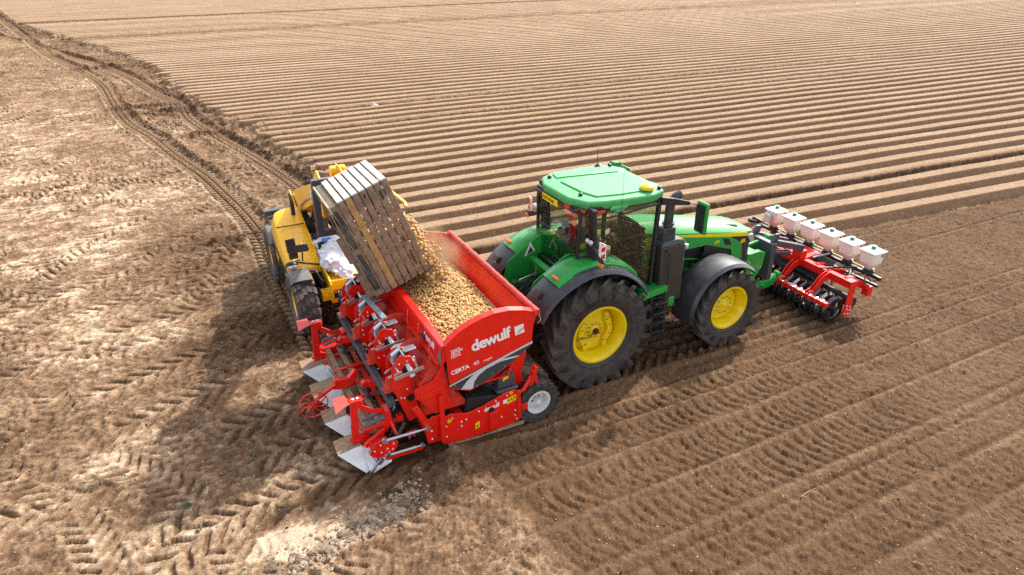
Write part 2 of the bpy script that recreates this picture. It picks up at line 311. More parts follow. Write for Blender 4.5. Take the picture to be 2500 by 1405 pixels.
def field(x, y):
    """returns height, tone (0 dark, moist soil and painted-in shade .. 1 pale, dry crust and painted-in sun)"""
    H = 0.03 * fbm(x, y, 0.23, 3, 1)
    re = np.array(RIDGE_END)[::-1]
    xl = np.interp(y, re[:, 1], re[:, 0]) + 0.28 * fbm(x, y, 1.1, 3, 2)
    V = y + gx(x, y)
    inr = ss(-0.05, 0.6, x - xl + 0.7 * fbm(x * 0.5, y, 2.6, 4, 41, 0.7)) * ss(VB - 0.02, VB + 0.1, V)
    near = ss(40, 8, y)
    # ---- ridges
    ph = np.mod((V - VB + 0.006 * fbm(x, y, 0.9, 3, 3)), PER) / PER
    idx = np.floor((V - VB) / PER)
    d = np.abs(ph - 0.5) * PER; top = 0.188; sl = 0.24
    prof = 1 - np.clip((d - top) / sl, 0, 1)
    hr = 0.275 * prof + 0.005 * fbm(x, y, 9, 3, 4) * near
    # run-over furrows
    rough = np.zeros_like(H); cl = fbm(x, y, 7, 4, 5, 0.7)
    for vv, wd, am in [(VB + PER * n_ + .08, w_, a_) for n_, w_, a_ in ((3, .15, 1.3), (7, .045, .6), (11, .05, .8), (15, .05, .8), (19, .2, 1.1), (23, .24, 1.2), (27, .06, .9), (31, .07, .8), (35, .07, .7), (39, .09, .8), (43, .09, .7), (47, .1, .8), (51, .1, .7), (55, .12, .8), (59, .4, 1.2), (61, .3, 1.2), (67, .15, .8), (75, .6, 1.0), (83, .2, .8))]:
        rough = np.maximum(rough, am * np.exp(-((V - vv) / wd) ** 2))
    patches = ss(0.35, 0.55, fbm(x, y, 0.5, 3, 31)) * ss(0.1, 0.3, fbm(x, y, 2.5, 3, 32)) * 0.22
    hr = hr * (1 - 0.35 * np.minimum(rough, 1)) + np.minimum(rough + patches * near, 1.2) * (0.06 * cl - 0.045)
    # ---- worked seedbed on the near right
    xs = x + 0.5 * ss(-2.2, -8, y) 
    inw = ss(-3.2, -2.6, x + 0.25 * fbm(x, y, 0.8, 3, 6) + 0.12 * (y + 2)) * (1 - ss(VB - 0.03, VB + 0.02, V))
    crumb = 0.034 * fbm(x, y, 14, 3, 7, 0.9) + 0.022 * ss(.25, .6, fbm(x, y, 9, 2, 51, .5)) + 0.020 * fbm(x, y, 3.0, 4, 8, 0.6)
    hw = crumb.copy(); wt = np.zeros_like(H); wv = 0.03 * fbm(x, y, 0.5, 2, 9)
    yy = y + wv
    brk = 0.65 + 0.5 * ss(-0.2, 0.25, fbm(x, y, 0.9, 3, 35))
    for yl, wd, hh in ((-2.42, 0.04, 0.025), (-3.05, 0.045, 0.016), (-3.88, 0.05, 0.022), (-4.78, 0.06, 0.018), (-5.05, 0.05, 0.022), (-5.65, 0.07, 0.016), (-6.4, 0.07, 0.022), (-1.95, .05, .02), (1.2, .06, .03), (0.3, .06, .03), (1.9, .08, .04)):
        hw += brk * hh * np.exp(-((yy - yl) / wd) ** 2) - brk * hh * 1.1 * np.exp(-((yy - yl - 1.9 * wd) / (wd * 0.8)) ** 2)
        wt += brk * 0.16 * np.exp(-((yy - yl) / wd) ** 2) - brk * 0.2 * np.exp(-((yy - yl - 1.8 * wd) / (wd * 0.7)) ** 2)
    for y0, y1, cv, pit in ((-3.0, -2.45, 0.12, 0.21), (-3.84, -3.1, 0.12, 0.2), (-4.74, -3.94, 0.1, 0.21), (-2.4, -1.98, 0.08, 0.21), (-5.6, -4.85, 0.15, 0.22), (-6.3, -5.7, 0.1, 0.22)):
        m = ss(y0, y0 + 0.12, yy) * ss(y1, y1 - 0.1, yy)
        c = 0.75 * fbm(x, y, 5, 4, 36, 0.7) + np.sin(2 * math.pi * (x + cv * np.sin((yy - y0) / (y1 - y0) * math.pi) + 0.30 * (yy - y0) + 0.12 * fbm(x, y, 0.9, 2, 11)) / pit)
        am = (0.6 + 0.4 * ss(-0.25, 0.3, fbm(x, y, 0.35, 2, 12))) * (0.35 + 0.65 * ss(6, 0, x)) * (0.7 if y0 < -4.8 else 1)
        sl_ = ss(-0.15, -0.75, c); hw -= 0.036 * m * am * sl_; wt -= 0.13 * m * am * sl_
    # tine grooves left by the front roller, and the lug prints between the axles
    gm = ss(-1.75, -1.6, y) * ss(1.8, 1.6, y) * ss(1.2, 2.2, x) * ss(6.6, 6.0, x)
    hw += gm * 0.032 * np.sin(2 * math.pi * y / 0.26 + 0.6 * fbm(x, y, 1.2, 2, 13)); wt += 0.12 * gm * np.sin(2 * math.pi * y / 0.26)
    for sgn in (-1, 1):
        t = y - sgn * 0.98; m = ss(0.38, 0.33, np.abs(t)) * ss(-3.4, -3.1, x) * ss(3.4, 3.2, x)
        phs = (x + np.abs(t) * 0.9 + np.where(t > 0, 0.13, 0)) / 0.26
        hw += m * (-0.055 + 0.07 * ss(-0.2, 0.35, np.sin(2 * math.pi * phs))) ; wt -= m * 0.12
        hw += 0.05 * np.exp(-((np.abs(t) - 0.42) / 0.07) ** 2) * ss(-3.4, -3.1, x) * ss(3.4, 3.2, x)
    # ---- trampled headland on the left
    n1 = fbm(x, y, 1.3, 4, 14); n2 = fbm(x, y, 5.0, 4, 15, 0.65); n3 = fbm(x, y, 15.0, 3, 16, 0.7)
    tq = fbm(x, y, 2.6, 5, 34, 0.7) * 7; tq = np.floor(tq) + ss(.30, .62, tq - np.floor(tq)); n4 = fbm(x, y, 24.0, 2, 37, 0.8)
    hh = 0.025 * n1 + 0.016 * n2 + 0.020 * n3 * ss(16, 5, y) + 0.022 * n4 * ss(9, 3, y) + 0.011 * tq
    fl = fbm(x * 0.8 + 0.25 * y, y * 1.5 - 0.35 * x, 2.2, 5, 33, 0.68); flk = ss(-0.02, 0.14, fl)
    crk = np.exp(-(fbm(x, y, 4.2, 3, 17, .6) / 0.035) ** 2); hh -= 0.012 * crk * ss(12, 5, y)
    tone = 0.44 + 0.2 * fbm(x, y, 0.45, 4, 18, 0.6) + 0.25 * n2 + 0.12 * flk + 0.28 * n3; hh += 0.012 * flk; tone += 0.1 * n4 + 0.025 * tq
    crust = ss(-0.02, 0.3, fbm(x, y, 0.32, 3, 19) + 0.10)
    tone += 0.10 * crust
    for cx, cy, rx, ry, a in ((-5.2, -2.5, 1.0, 0.42, .5), (-7.4, 0.4, .8, 1.1, .3), (-7.5, 4.4, 1.5, .8, .28), (-9.6, 13, 3.0, 4.0, .3), (-8.6, 6.2, 1.4, 1.0, .28), (-9.3, 8.8, 1.6, 1.5, .3), (-12, 22, 3.5, 7, .3)):
        e = ((x - cx) / rx) ** 2 + ((y - cy) / ry) ** 2 + 0.6 * n1 * 2; k = 0.55 * a * ss(1.6, 0.3, e); tone += k * (0.4 + 0.7 * flk)
        if cy == -2.5: hh *= (1 - 0.6 * ss(1.2, 0.5, e)); tone += 0.25 * ss(1.3, 0.6, e)
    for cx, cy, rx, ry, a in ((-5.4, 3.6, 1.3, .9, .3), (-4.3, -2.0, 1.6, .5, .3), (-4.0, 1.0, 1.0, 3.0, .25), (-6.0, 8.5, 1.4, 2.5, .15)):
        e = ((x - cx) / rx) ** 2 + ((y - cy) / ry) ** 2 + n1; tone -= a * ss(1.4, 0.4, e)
    # faint, half-erased tread prints everywhere on the headland
    for ang, off, mf, pt_ in ((17, 0.3, 42, .29), (-38, 1.1, 43, .27), (62, .2, 44, .26), (8, 1.7, 45, .3), (35, .9, 46, .31)):
        ca, sa = math.cos(R(ang)), math.sin(R(ang)); u = x * ca + y * sa + 0.3 * fbm(x, y, .25, 2, mf + 9); v = -x * sa + y * ca + 0.5 * fbm(x, y, .18, 2, mf + 10) + off
        vv = np.mod(v, 1.9) - .95; band = ss(.36, .30, np.abs(vv)); mk = ss(0.04, 0.3, fbm(x, y, 0.33, 3, mf)) * band * (0.45 + 0.55 * ss(1, 5, y))
        cc = np.sin(2 * math.pi * (u + .8 * np.abs(vv) + np.where(vv > 0, pt_ / 2, 0)) / pt_) + .35 * n2 + .3 * n3
        lg = ss(.35, .5, cc) * ss(.02, .06, np.abs(vv)); hh += mk * (.014 - .048 * lg); tone += mk * (.05 - .14 * lg)  # shade in the faint prints is put into the tone
    for P, W, p, dp in TRACKS:
        xs0, xs1, ys0, ys1 = min(q[0] for q in P) - 1, max(q[0] for q in P) + 1, min(q[1] for q in P) - 1, max(q[1] for q in P) + 1
        k = (x > xs0) & (x < xs1) & (y > ys0) & (y < ys1)
        if not k.any(): continue
        S, T, L = poly_st(x[k] + 0.03 * n1[k], y[k] + 0.03 * n1[k], smooth_poly(P, 4)); at_ = np.abs(T)
        m = ss(W / 2 + .03, W / 2 - .04, at_) * ss(-0.1, 0.2, S) * ss(L + .1, L - .2, S)
        fade = 0.12 + 0.88 * ss(-0.28, 0.2, fbm(x[k], y[k], 1.0, 3, int(21 + p * 100 + 7 * W * 10 + abs(P[0][0]) * 3)))
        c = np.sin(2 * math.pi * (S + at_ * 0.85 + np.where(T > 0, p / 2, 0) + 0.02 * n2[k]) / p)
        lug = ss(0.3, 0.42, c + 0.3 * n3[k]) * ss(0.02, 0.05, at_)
        hh[k] = hh[k] * (1 - .8 * m * fade) + m * fade * (-0.015 - 1.05 * dp * lug + dp * 0.3); tone[k] += m * fade * (0.06 - 0.20 * lug)  # lug grooves darkened: their shade is painted into the tone
        hh[k] += 0.02 * np.exp(-((at_ - W / 2 - .04) / .04) ** 2) * fade * (0.6 + n2[k])
    tone = 0.42 + (tone - 0.42) * 0.92
    # ---- blend
    inw = inw * (1 - inr)
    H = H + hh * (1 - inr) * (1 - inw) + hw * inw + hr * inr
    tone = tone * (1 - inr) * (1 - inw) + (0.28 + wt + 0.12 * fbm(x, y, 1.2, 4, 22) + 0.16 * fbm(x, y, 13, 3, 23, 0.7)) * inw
    tone += inr * (0.35 + 0.34 * ss(top + 0.02, top - 0.02, d) + 0.05 * fbm(x, y, 0.4, 3, 24) + 0.10 * ss(10, 45, y) - 0.5 * np.minimum(rough, 1) * (0.5 + ss(-.1, .3, cl)))  # pale dry tops; contrast of sunlit tops and shaded slopes also painted in
    # strip of loose dark soil between ridge ends and headland
    de = x - xl; lo = ss(-2.6, -1.2, de) * (1 - ss(-0.1, 0.25, de)) * ss(5, 8, y)
    H += lo * (0.05 * n2 + 0.03 * n1); tone -= lo * 0.12
    bandr = ss(0.25, 0.6, ph) * ss(0.75, 0.5, ph); H += lo * 0.04 * bandr
    # ---- loader ruts with block-tread prints and thrown-up mounds
    for P, W, mound in ((RUT_A, 0.56, 1.0), (RUT_B, 0.56, 0.7)):
        k = (x < 3) & (y > 2)
        if not k.any(): continue
        S, T, L = poly_st(x[k], y[k], P); at_ = np.abs(T)
        m = ss(W / 2 + .05, W / 2 - .03, at_); H[k] = H[k] * (1 - m) + m * (-0.03)
        q = np.sin(2 * math.pi * (S + at_ * 0.4 + np.where(T > 0, .11, 0)) / 0.22)
        bl = ss(-0.05, 0.2, q) * (1 - np.exp(-((at_ - 0.10) / 0.022) ** 2)) * (1 - .0 * m)
        H[k] += m * 0.09 * bl; tone[k] = tone[k] * (1 - m) + m * (0.30 + 0.34 * bl + 0.06 * fbm(x[k], y[k], 1.0, 2, 25))  # gaps between tread blocks painted darker for the shade in them
        # spoil: left of travel = east side
        md = np.exp(-((T - (W / 2 + 0.24)) / 0.17) ** 2)
        saw = 0.45 + 0.55 * ss(-0.5, 0.6, np.sin(2 * math.pi * (S - 0.6 * T) / 0.42 + 2 * fbm(x[k], y[k], 0.8, 2, 26)))
        amp = mound * (0.5 + 0.6 * ss(-.3, .3, fbm(x[k], y[k], 0.35, 2, 27)))
        H[k] += 0.21 * md * saw * amp + 0.09 * md * n2[k]; tone[k] -= 0.40 * md * saw * amp  # mounds darkened so the tone carries their shadow
        md2 = np.exp(-((T + (W / 2 + 0.1)) / 0.08) ** 2); H[k] += 0.04 * md2; tone[k] += 0.1 * md2
    for cx, cy, r_ in ((-6.9, 27.2, 1.0), (-6.1, 25.6, 1.1), (-4.9, 20.6, .6), (-5.3, 8.6, .5), (-3.6, 8.8, .5), (-8.6, 40, 1.2)):
        e = np.exp(-(((x - cx) / (r_ * 1.3)) ** 2 + ((y - cy) / (r_ * .5)) ** 2)); H += 0.16 * e * (0.8 + 1.2 * n2); tone -= 0.42 * e
    # planter bed: loose soil raised by the shares
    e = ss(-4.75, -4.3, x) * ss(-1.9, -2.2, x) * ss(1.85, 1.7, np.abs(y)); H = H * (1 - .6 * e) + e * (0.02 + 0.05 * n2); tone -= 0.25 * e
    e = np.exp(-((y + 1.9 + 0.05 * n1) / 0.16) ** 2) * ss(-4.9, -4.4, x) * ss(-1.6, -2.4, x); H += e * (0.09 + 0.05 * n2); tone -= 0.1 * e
    return H, np.clip(tone, 0.02, 1.0)
def build_ground(res=1.0):
    ys = np.concatenate([np.arange(-9.5, 6, 0.021 / res), np.arange(6, 16, 0.030 / res), np.arange(16, 40, 0.058 / res), np.arange(40, 70, 0.11 / res), np.arange(70, 112, 0.16 / res)])
    nx = int(1400 * res); s = np.linspace(0, 1, nx)
    xl = -11.4 - 0.125 * (ys + 9); xr = np.where(ys < 41, 7.5 + 1.9 * (ys + 7.3), 99.3 - (ys - 41) * 1.5); xr = np.minimum(np.maximum(xr, 9), 99)
    mid = xl + (xr - xl) * 0.5; k_ = ss(4, 10, ys); mid = mid * (1 - k_) + np.where(ys < 50, -0.8, -0.8 - 0.2 * (ys - 50)) * k_; sa = np.minimum(s, 0.5) * 2; sb = np.maximum(s - 0.5, 0) * 2
    X = xl[:, None] + (mid - xl)[:, None] * sa[None, :] + (xr - mid)[:, None] * sb[None, :]; Y = np.repeat(ys[:, None], nx, 1)
    el = -(np.linspace(1, 0, 30, endpoint=False) ** 2) * 14; er = np.linspace(0, 1, 46)[1:] ** 2 * 34
    X = np.concatenate([X[:, :1] + el[None, :], X, X[:, -1:] + er[None, :]], 1); nx = X.shape[1]; Y = np.repeat(ys[:, None], nx, 1)
    H = np.zeros_like(X); T = np.zeros_like(X)
    for i in range(0, len(ys), 100): H[i:i + 100], T[i:i + 100] = field(X[i:i + 100], Y[i:i + 100])
    ny = len(ys); co = np.stack([X, Y, H], -1).reshape(-1, 3).astype(np.float32)
    i = np.arange(ny - 1)[:, None] * nx + np.arange(nx - 1)[None, :]
    q = np.stack([i, i + 1, i + nx + 1, i + nx], -1).reshape(-1, 4).astype(np.int32)
    me = bpy.data.meshes.new('ground'); me.vertices.add(len(co)); me.vertices.foreach_set('co', co.ravel())
    me.loops.add(q.size); me.loops.foreach_set('vertex_index', q.ravel()); me.polygons.add(len(q))
    me.polygons.foreach_set('loop_start', np.arange(0, q.size, 4, dtype=np.int32))
    me.update(calc_edges=True); me.polygons.foreach_set('use_smooth', np.ones(len(q), bool))
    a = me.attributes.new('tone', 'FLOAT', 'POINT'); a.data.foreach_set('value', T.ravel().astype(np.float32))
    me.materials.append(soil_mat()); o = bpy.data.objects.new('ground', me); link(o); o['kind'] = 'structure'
    return o
def soil_mat():
    m = bpy.data.materials.new('soil'); m.use_nodes = True; n = m.node_tree.nodes; l = m.node_tree.links; b = n['Principled BSDF']
    at_ = n.new('ShaderNodeAttribute'); at_.attribute_name = 'tone'
    geo = n.new('ShaderNodeNewGeometry')
    def noise(sc_, det, rg=0.6):
        z = n.new('ShaderNodeTexNoise'); z.inputs['Scale'].default_value = sc_; z.inputs['Detail'].default_value = det; z.inputs['Roughness'].default_value = rg; l.new(geo.outputs['Position'], z.inputs['Vector']); return z.outputs[0]
    def math_(op, a, b_):
        z = n.new('ShaderNodeMath'); z.operation = op
        for i, v in enumerate((a, b_)):
            if isinstance(v, (int, float)): z.inputs[i].default_value = v
            else: l.new(v, z.inputs[i])
        return z.outputs[0]
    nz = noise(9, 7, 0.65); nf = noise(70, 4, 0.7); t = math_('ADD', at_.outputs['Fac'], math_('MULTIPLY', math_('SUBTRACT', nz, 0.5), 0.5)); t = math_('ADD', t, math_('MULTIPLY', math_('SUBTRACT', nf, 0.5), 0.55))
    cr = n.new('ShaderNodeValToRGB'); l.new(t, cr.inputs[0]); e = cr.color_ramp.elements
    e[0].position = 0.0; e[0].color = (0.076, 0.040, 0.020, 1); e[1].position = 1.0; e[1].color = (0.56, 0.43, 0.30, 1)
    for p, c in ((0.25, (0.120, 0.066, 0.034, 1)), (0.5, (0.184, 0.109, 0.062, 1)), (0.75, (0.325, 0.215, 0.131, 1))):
        q = e.new(p); q.color = c
    # scattered pale grit
    vo = n.new('ShaderNodeTexVoronoi'); vo.inputs['Scale'].default_value = 14; l.new(geo.outputs['Position'], vo.inputs['Vector'])
    sp = n.new('ShaderNodeSeparateColor'); l.new(vo.outputs['Color'], sp.inputs[0])
    gr = math_('MULTIPLY', math_('LESS_THAN', vo.outputs['Distance'], 0.13), math_('GREATER_THAN', sp.outputs[0], 0.86))
    mx = n.new('ShaderNodeMix'); mx.data_type = 'RGBA'; l.new(gr, mx.inputs[0]); l.new(cr.outputs[0], mx.inputs[6]); mx.inputs[7].default_value = (0.5, 0.4, 0.3, 1)
    l.new(mx.outputs[2], b.inputs['Base Color']); b.inputs['Roughness'].default_value = 0.95; b.inputs['Specular IOR Level'].default_value = 0.15
    hgt = math_('ADD', math_('MULTIPLY', noise(26, 6, 0.7), 0.05), math_('MULTIPLY', noise(75, 2, 0.5), 0.012))
    bp = n.new('ShaderNodeBump'); bp.inputs['Strength'].default_value = 0.7; bp.inputs['Distance'].default_value = 1.0; l.new(hgt, bp.inputs['Height']); l.new(bp.outputs[0], b.inputs['Normal'])
    return m
GROUND_RES = 1.0
ground = build_ground(GROUND_RES)
far = MB(); far.box((100, 100, -0.6), (1800, 1800, 0.3)); fo = far.build('outer_field', mat('far_soil', (0.2, 0.13, 0.085), 0.95, var=0.15, scale=0.3)); fo['kind'] = 'structure'
def gz(x, y): return float(field(np.array([[float(x)]]), np.array([[float(y)]]))[0][0, 0])
# ================================================================ TYRES
def tyre_mb(r_out, r_rim, wid, nl=22, lug=0.05, c=(0, 0, 0), block=False, lugw=0.36, seg=72, kink=1.0):
    """tyre around a y axis through c, outer radius r_out incl. lugs"""
    h = wid / 2; rc = r_out - lug; mb = MB(); sh = (rc - r_rim)
    prof = [(-h * .72, r_rim - .01), (-h * .86, r_rim + sh * .12), (-h * .99, r_rim + sh * .42), (-h * 1.0, r_rim + sh * .6), (-h * .95, r_rim + sh * .8), (-h * .84, rc - sh * .05), (-h * .5, rc - .003), (0, rc), (h * .5, rc - .003), (h * .84, rc - sh * .05), (h * .95, r_rim + sh * .8), (h * 1.0, r_rim + sh * .6), (h * .99, r_rim + sh * .42), (h * .86, r_rim + sh * .12), (h * .72, r_rim - .01)]
    mb.lathe(prof, c, 'y', seg)
    for a in (-1, 1):                     # raised bead rings on the sidewall
        for rr, dd in ((r_rim + sh * .2, .012), (r_rim + sh * .72, .008)):
            w_ = np.interp(rr, [r_rim, r_rim + sh * .12, r_rim + sh * .42, r_rim + sh * .6, r_rim + sh * .8], [h * .72, h * .86, h * .99, h, h * .95])
            mb.lathe([(a * (w_ - .01), rr - .012), (a * (w_ + dd), rr - .006), (a * (w_ + dd), rr + .006), (a * (w_ - .01), rr + .012)], c, 'y', seg)
    def P(a, r_, th): return (c[0] + r_ * math.cos(th), c[1] + a, c[2] + r_ * math.sin(th))
    if not block:
        for i in range(nl):
            for sd_ in (-1, 1):
                th0 = 2 * math.pi * (i + (0.5 if sd_ > 0 else 0)) / nl; rings = []
                path = [(-.04, 0, 1, .75), (.25, .10, 1, .8), (.5, .24, 1, .9), (.75, .42, 1, 1.05), (.93, .60, .97, 1.2), (1.0, .68, .90, 1.25), (1.0, .74, .5, 1.0)]
                for q, dth, hl, ww in path:
                    a = sd_ * q * h; tw = 2 * math.pi / nl * lugw * ww / 2 * 0.55
                    rb = np.interp(abs(a), [0, h * .5, h * .84, h * .95, h], [rc, rc - .003, rc - sh * .05, rc - sh * .2, rc - sh * .38]) - .01
                    if q >= 1.0 and hl < .6: rb = rc - sh * .42; rt = rc - sh * .36; a2 = sd_ * (h + .004)
                    else: rt = rc + lug * hl - (0 if q < .9 else (q - .9) * .12); a2 = a + sd_ * (0.0 if q < .9 else lug * .35)
                    th = th0 + kink * dth * 2 * math.pi / nl * 1.9
                    rings.append([P(a, rb, th - tw * 1.35), P(a2, rt, th - tw), P(a2, rt, th + tw), P(a, rb, th + tw * 1.35)])
                mb.loft(rings)
    else:
        for i in range(nl):
            for sd_ in (-1, 1):
                th0 = 2 * math.pi * (i + (0.5 if sd_ > 0 else 0)) / nl
                for (q0, q1, d0, d1, ww) in ((.22, .62, .0, .10, .30), (.68, 1.03, .12, .22, .34)):
                    rings = []
                    for q, dd in ((q0, d0), ((q0 + q1) / 2, (d0 + d1) / 2 + .05), (q1, d1)):
                        a = sd_ * q * h; tw = math.pi / nl * ww * 2 * 1.0; th = th0 + dd * 2 * math.pi / nl * 1.4
                        drop = max(0, q - .85) * .18; rings.append([P(a, rc - .03 - drop * 1.2, th - tw), P(a, rc + lug - drop, th - tw * .85), P(a, rc + lug - drop, th + tw * .85), P(a, rc - .03 - drop * 1.2, th + tw)])
                    mb.loft(rings)
            th = 2 * math.pi * (i + .25) / nl; rings = []
            for a in (-.19 * h, .19 * h): tw = math.pi / nl * .62; rings.append([P(a, rc - .01, th - tw), P(a, rc + lug, th - tw * .85), P(a, rc + lug, th + tw * .85), P(a, rc - .01, th + tw)])
            mb.loft(rings)
    return mb
def rim_mb(r_rim, wid, c, side, hub_in, disc_r, hubr, seg=56):
    """side -1: the open face looks towards -y"""
    h = wid / 2; s = side; mb = MB(); fl = s * h * .76
    mb.lathe([(fl, r_rim - .035), (fl, r_rim + .02), (fl - s * .02, r_rim + .022), (fl - s * .03, r_rim - .02), (fl - s * .09, r_rim - .045), (fl - s * .14, r_rim - .05), (fl - s * .17, r_rim - .075), (fl - s * .45 * wid, r_rim - .09), (-fl + s * .03, r_rim - .02), (-fl, r_rim + .02), (-fl, r_rim - .03), (-fl + s * .05, r_rim - .07), (fl - s * .42 * wid, r_rim - .115), (fl - s * .16, r_rim - .105), (fl - s * .04, r_rim - .065)], c, 'y', seg, close=True)
    yi = fl - s * hub_in
    mb.lathe([(yi - s * .05, r_rim - .1), (yi, disc_r), (yi + s * .012, disc_r * .8), (yi + s * .03, hubr * 1.6), (yi - s * .03, hubr * 1.35), (yi - s * .02, 0.0)], c, 'y', seg)
    return mb, yi
# ================================================================ TRACTOR
tr = thing('tractor', 'large green tractor with yellow wheels parked in front of the red planter', 'tractor', (1.5, 0, 0))
def tractor_wheel(cx, cz, r, rr, wid, sy, nl, hub_in, disc_r, lug, rear):
    cy = sy * (1.33 if rear else 1.29) - sy * wid / 2; c = (cx, cy, cz)
    hub = MB(); rm, yi = rim_mb(rr, wid, c, sy, hub_in, disc_r, .085 if rear else .12)
    hy = cy + yi
    hub.lathe([(yi - sy * .02, .20), (yi + sy * .02, .19), (yi + sy * .03, .12), (yi + sy * (.07 if rear else .05), .10), (yi + sy * (.09 if rear else .06), .05), (yi + sy * .09, 0)], c, 'y', 32)
    nb = 10
    for k in range(nb):
        t = 2 * math.pi * k / nb; rr_ = .145 if rear else .17
        hub.cyl((cx + rr_ * math.cos(t), hy + sy * .0, cz + rr_ * math.sin(t)), (cx + rr_ * math.cos(t), hy + sy * .06, cz + rr_ * math.sin(t)), .016, n=6, mi=1)
    w_ = hub.build('wheel', [M_['yellow'], M_['steel']], tr, ang=30); rim = rm.build('rim', M_['yellow'], w_, ang=30); tyre_mb(r, rr, wid, nl, lug, c).build('tyre', M_['rubber'], w_, ang=28)
    if rear:
        b = MB(); 
        b.cyl((cx, hy, cz), (cx, hy + sy * .115, cz), .062, n=20); b.build('axle_end', mat('dark_red_oxide', (0.06, 0.015, 0.01), .5), w_)
        br = MB(); b2 = br
        for k in range(2):
            t0 = R(-62 + 180 * k); n_ = 14; rings = []
            for j in range(n_ + 1):
                t = t0 + R(122) * j / n_; w2 = .05 if 1 < j < n_ - 1 else .035
                ro = .30 + (.07 if j in (0, 1, n_ - 1, n_) else .0)
                rings.append([(cx + q * math.cos(t), hy + sy * a, cz + q * math.sin(t)) for q, a in ((ro - w2, .03), (ro - w2, .10), (ro + w2, .10), (ro + w2, .03))])
            br.loft(rings)
            for j in (2, 5, 9, 12):
                t = t0 + R(122) * j / n_; b2.cyl((cx + .30 * math.cos(t), hy + sy * .09, cz + .30 * math.sin(t)), (cx + .30 * math.cos(t), hy + sy * .13, cz + .30 * math.sin(t)), .018, n=6, mi=1)
            br.build('rim_clamp', [M_['yellow'], M_['steel']], w_, bevel=.004); br = MB(); b2 = br
        h_ = MB(); h_.tube([(cx + .02, hy + sy * .14, cz), (cx - .1, hy + sy * .15, cz - .01), (cx - .2, hy + sy * .16, cz - .05), (cx - .34, hy + sy * .14, cz - .03), (cx - .4, hy + sy * .12, cz - .09)], .009, 8); h_.build('air_hose', M_['black'], w_)
        MB().box((cx + .06, hy + sy * .14, cz - .02), (.05, .03, .05)).build('marker_flag', M_['orange'], w_)
    return w_
for sy in (-1, 1):
    tractor_wheel(0.0, 1.02, 1.06, .555, .72, sy, 20, .25, .40, .075, True)
    tractor_wheel(3.05, .79, .81, .455, .60, sy, 18, .20, .33, .06, False)
# embossed lettering on the near rear tyre, same rubber, slightly proud
def ring_text(txt, cx, cy, cz, rad, size, a_mid, mat_, parent, step):
    mb = MB()
    for i, ch in enumerate(txt):
        if ch == ' ': continue
        a = a_mid - (i - (len(txt) - 1) / 2) * step
        M = Matrix.Translation((cx + rad * math.cos(a), cy, cz + rad * math.sin(a))) @ Matrix.Rotation(-(a - math.pi / 2), 4, 'Y') @ Matrix.Rotation(R(90), 4, 'X')
        t = text_mb(ch, size, M, depth=.003, bold=.002, align='CENTER'); mb.add(t.v, t.f)
    return mb.build('tyre_lettering', mat_, parent)
mrub = mat('embossed_rubber', (0.012, 0.011, 0.011), 0.6, var=0.1)
wr = [o for o in tr.children if o.name.startswith('wheel')]
ring_text('AXIOBIB 2', 0, -1.352, 1.02, .73, .115, R(108), mrub, wr[0], R(7.5))
# chassis
m = MB(); m.box((1.6, 0, .95), (3.6, .52, .5)); m.box((0, 0, 1.0), (.7, .7, .62)); m.box((3.05, 0, .82), (.5, .5, .5)); m.box((2.6, 0, 1.3), (1.9, .5, .5))
for sy in (-1, 1):
    m.cyl((0, 0, 1.02), (0, sy * .92, 1.02), .17, .12, 16); m.cyl((3.05, 0, .79), (3.05, sy * .88, .79), .1, n=14)
    for k in range(7): m.box((2.0 + .2 * k, sy * .3, 1.25 + .07 * (k % 3)), (.12, .16, .25))
    m.cyl((2.35, sy * .34, 1.2), (2.35, sy * .34, 1.62), .055, n=12); m.cyl((2.18, sy * .34, 1.2), (2.18, sy * .34, 1.5), .04, n=12); m.tube([(2.0, sy * .36, 1.5), (2.5, sy * .38, 1.62), (3.0, sy * .36, 1.5)], .025, 8)
m.build('chassis', M_['greend'], tr, bevel=.01)
m = MB(); m.box((3.35, 0, 1.5), (.9, .86, .34)); m.box((2.75, 0, 1.72), (1.4, .7, .3)); m.cyl((3.42, -.445, 1.62), (3.42, -.44, 1.62), .1, n=20); m.build('engine_cover', M_['black'], tr, bevel=.01)
# hood
def hood_ring(x, zs, hw, dz): return [(x, y, z) for y, z in [(-hw, zs - .1), (-hw - .008, zs), (-hw * .86, zs + dz * .45), (-hw * .5, zs + dz * .95), (0, zs + dz), (hw * .5, zs + dz * .95), (hw * .86, zs + dz * .45), (hw + .008, zs), (hw, zs - .1)]]
m = MB(); m.loft([hood_ring(*a) for a in ((1.42, 2.40, .44, .13), (1.7, 2.335, .445, .17), (2.2, 2.24, .455, .17), (2.9, 2.13, .46, .14), (3.5, 2.03, .46, .12), (3.9, 1.965, .45, .10), (4.12, 1.93, .42, .06), (4.24, 1.90, .36, .02), (4.26, 1.86, .34, .005))]); m.build('hood', M_['green'], tr, ang=22)
m = MB()
for sy in (-1, 1): m.add([(1.6, sy * .30, 2.487), (2.25, sy * .34, 2.385), (2.25, sy * .20, 2.408), (1.6, sy * .16, 2.503)], [(0, 1, 2, 3)]); m.prism([(3.5, sy * .20), (3.85, sy * .27), (3.85, sy * .18), (3.5, sy * .14)], 'xy', 2.10, 2.145)
m2 = MB()
for sy in (-1, 1): m2.bar((3.46, sy * .2, 2.135), (3.86, sy * .3, 2.055), .07, .012)
m2.build('hood_vents', M_['dark'], tr)
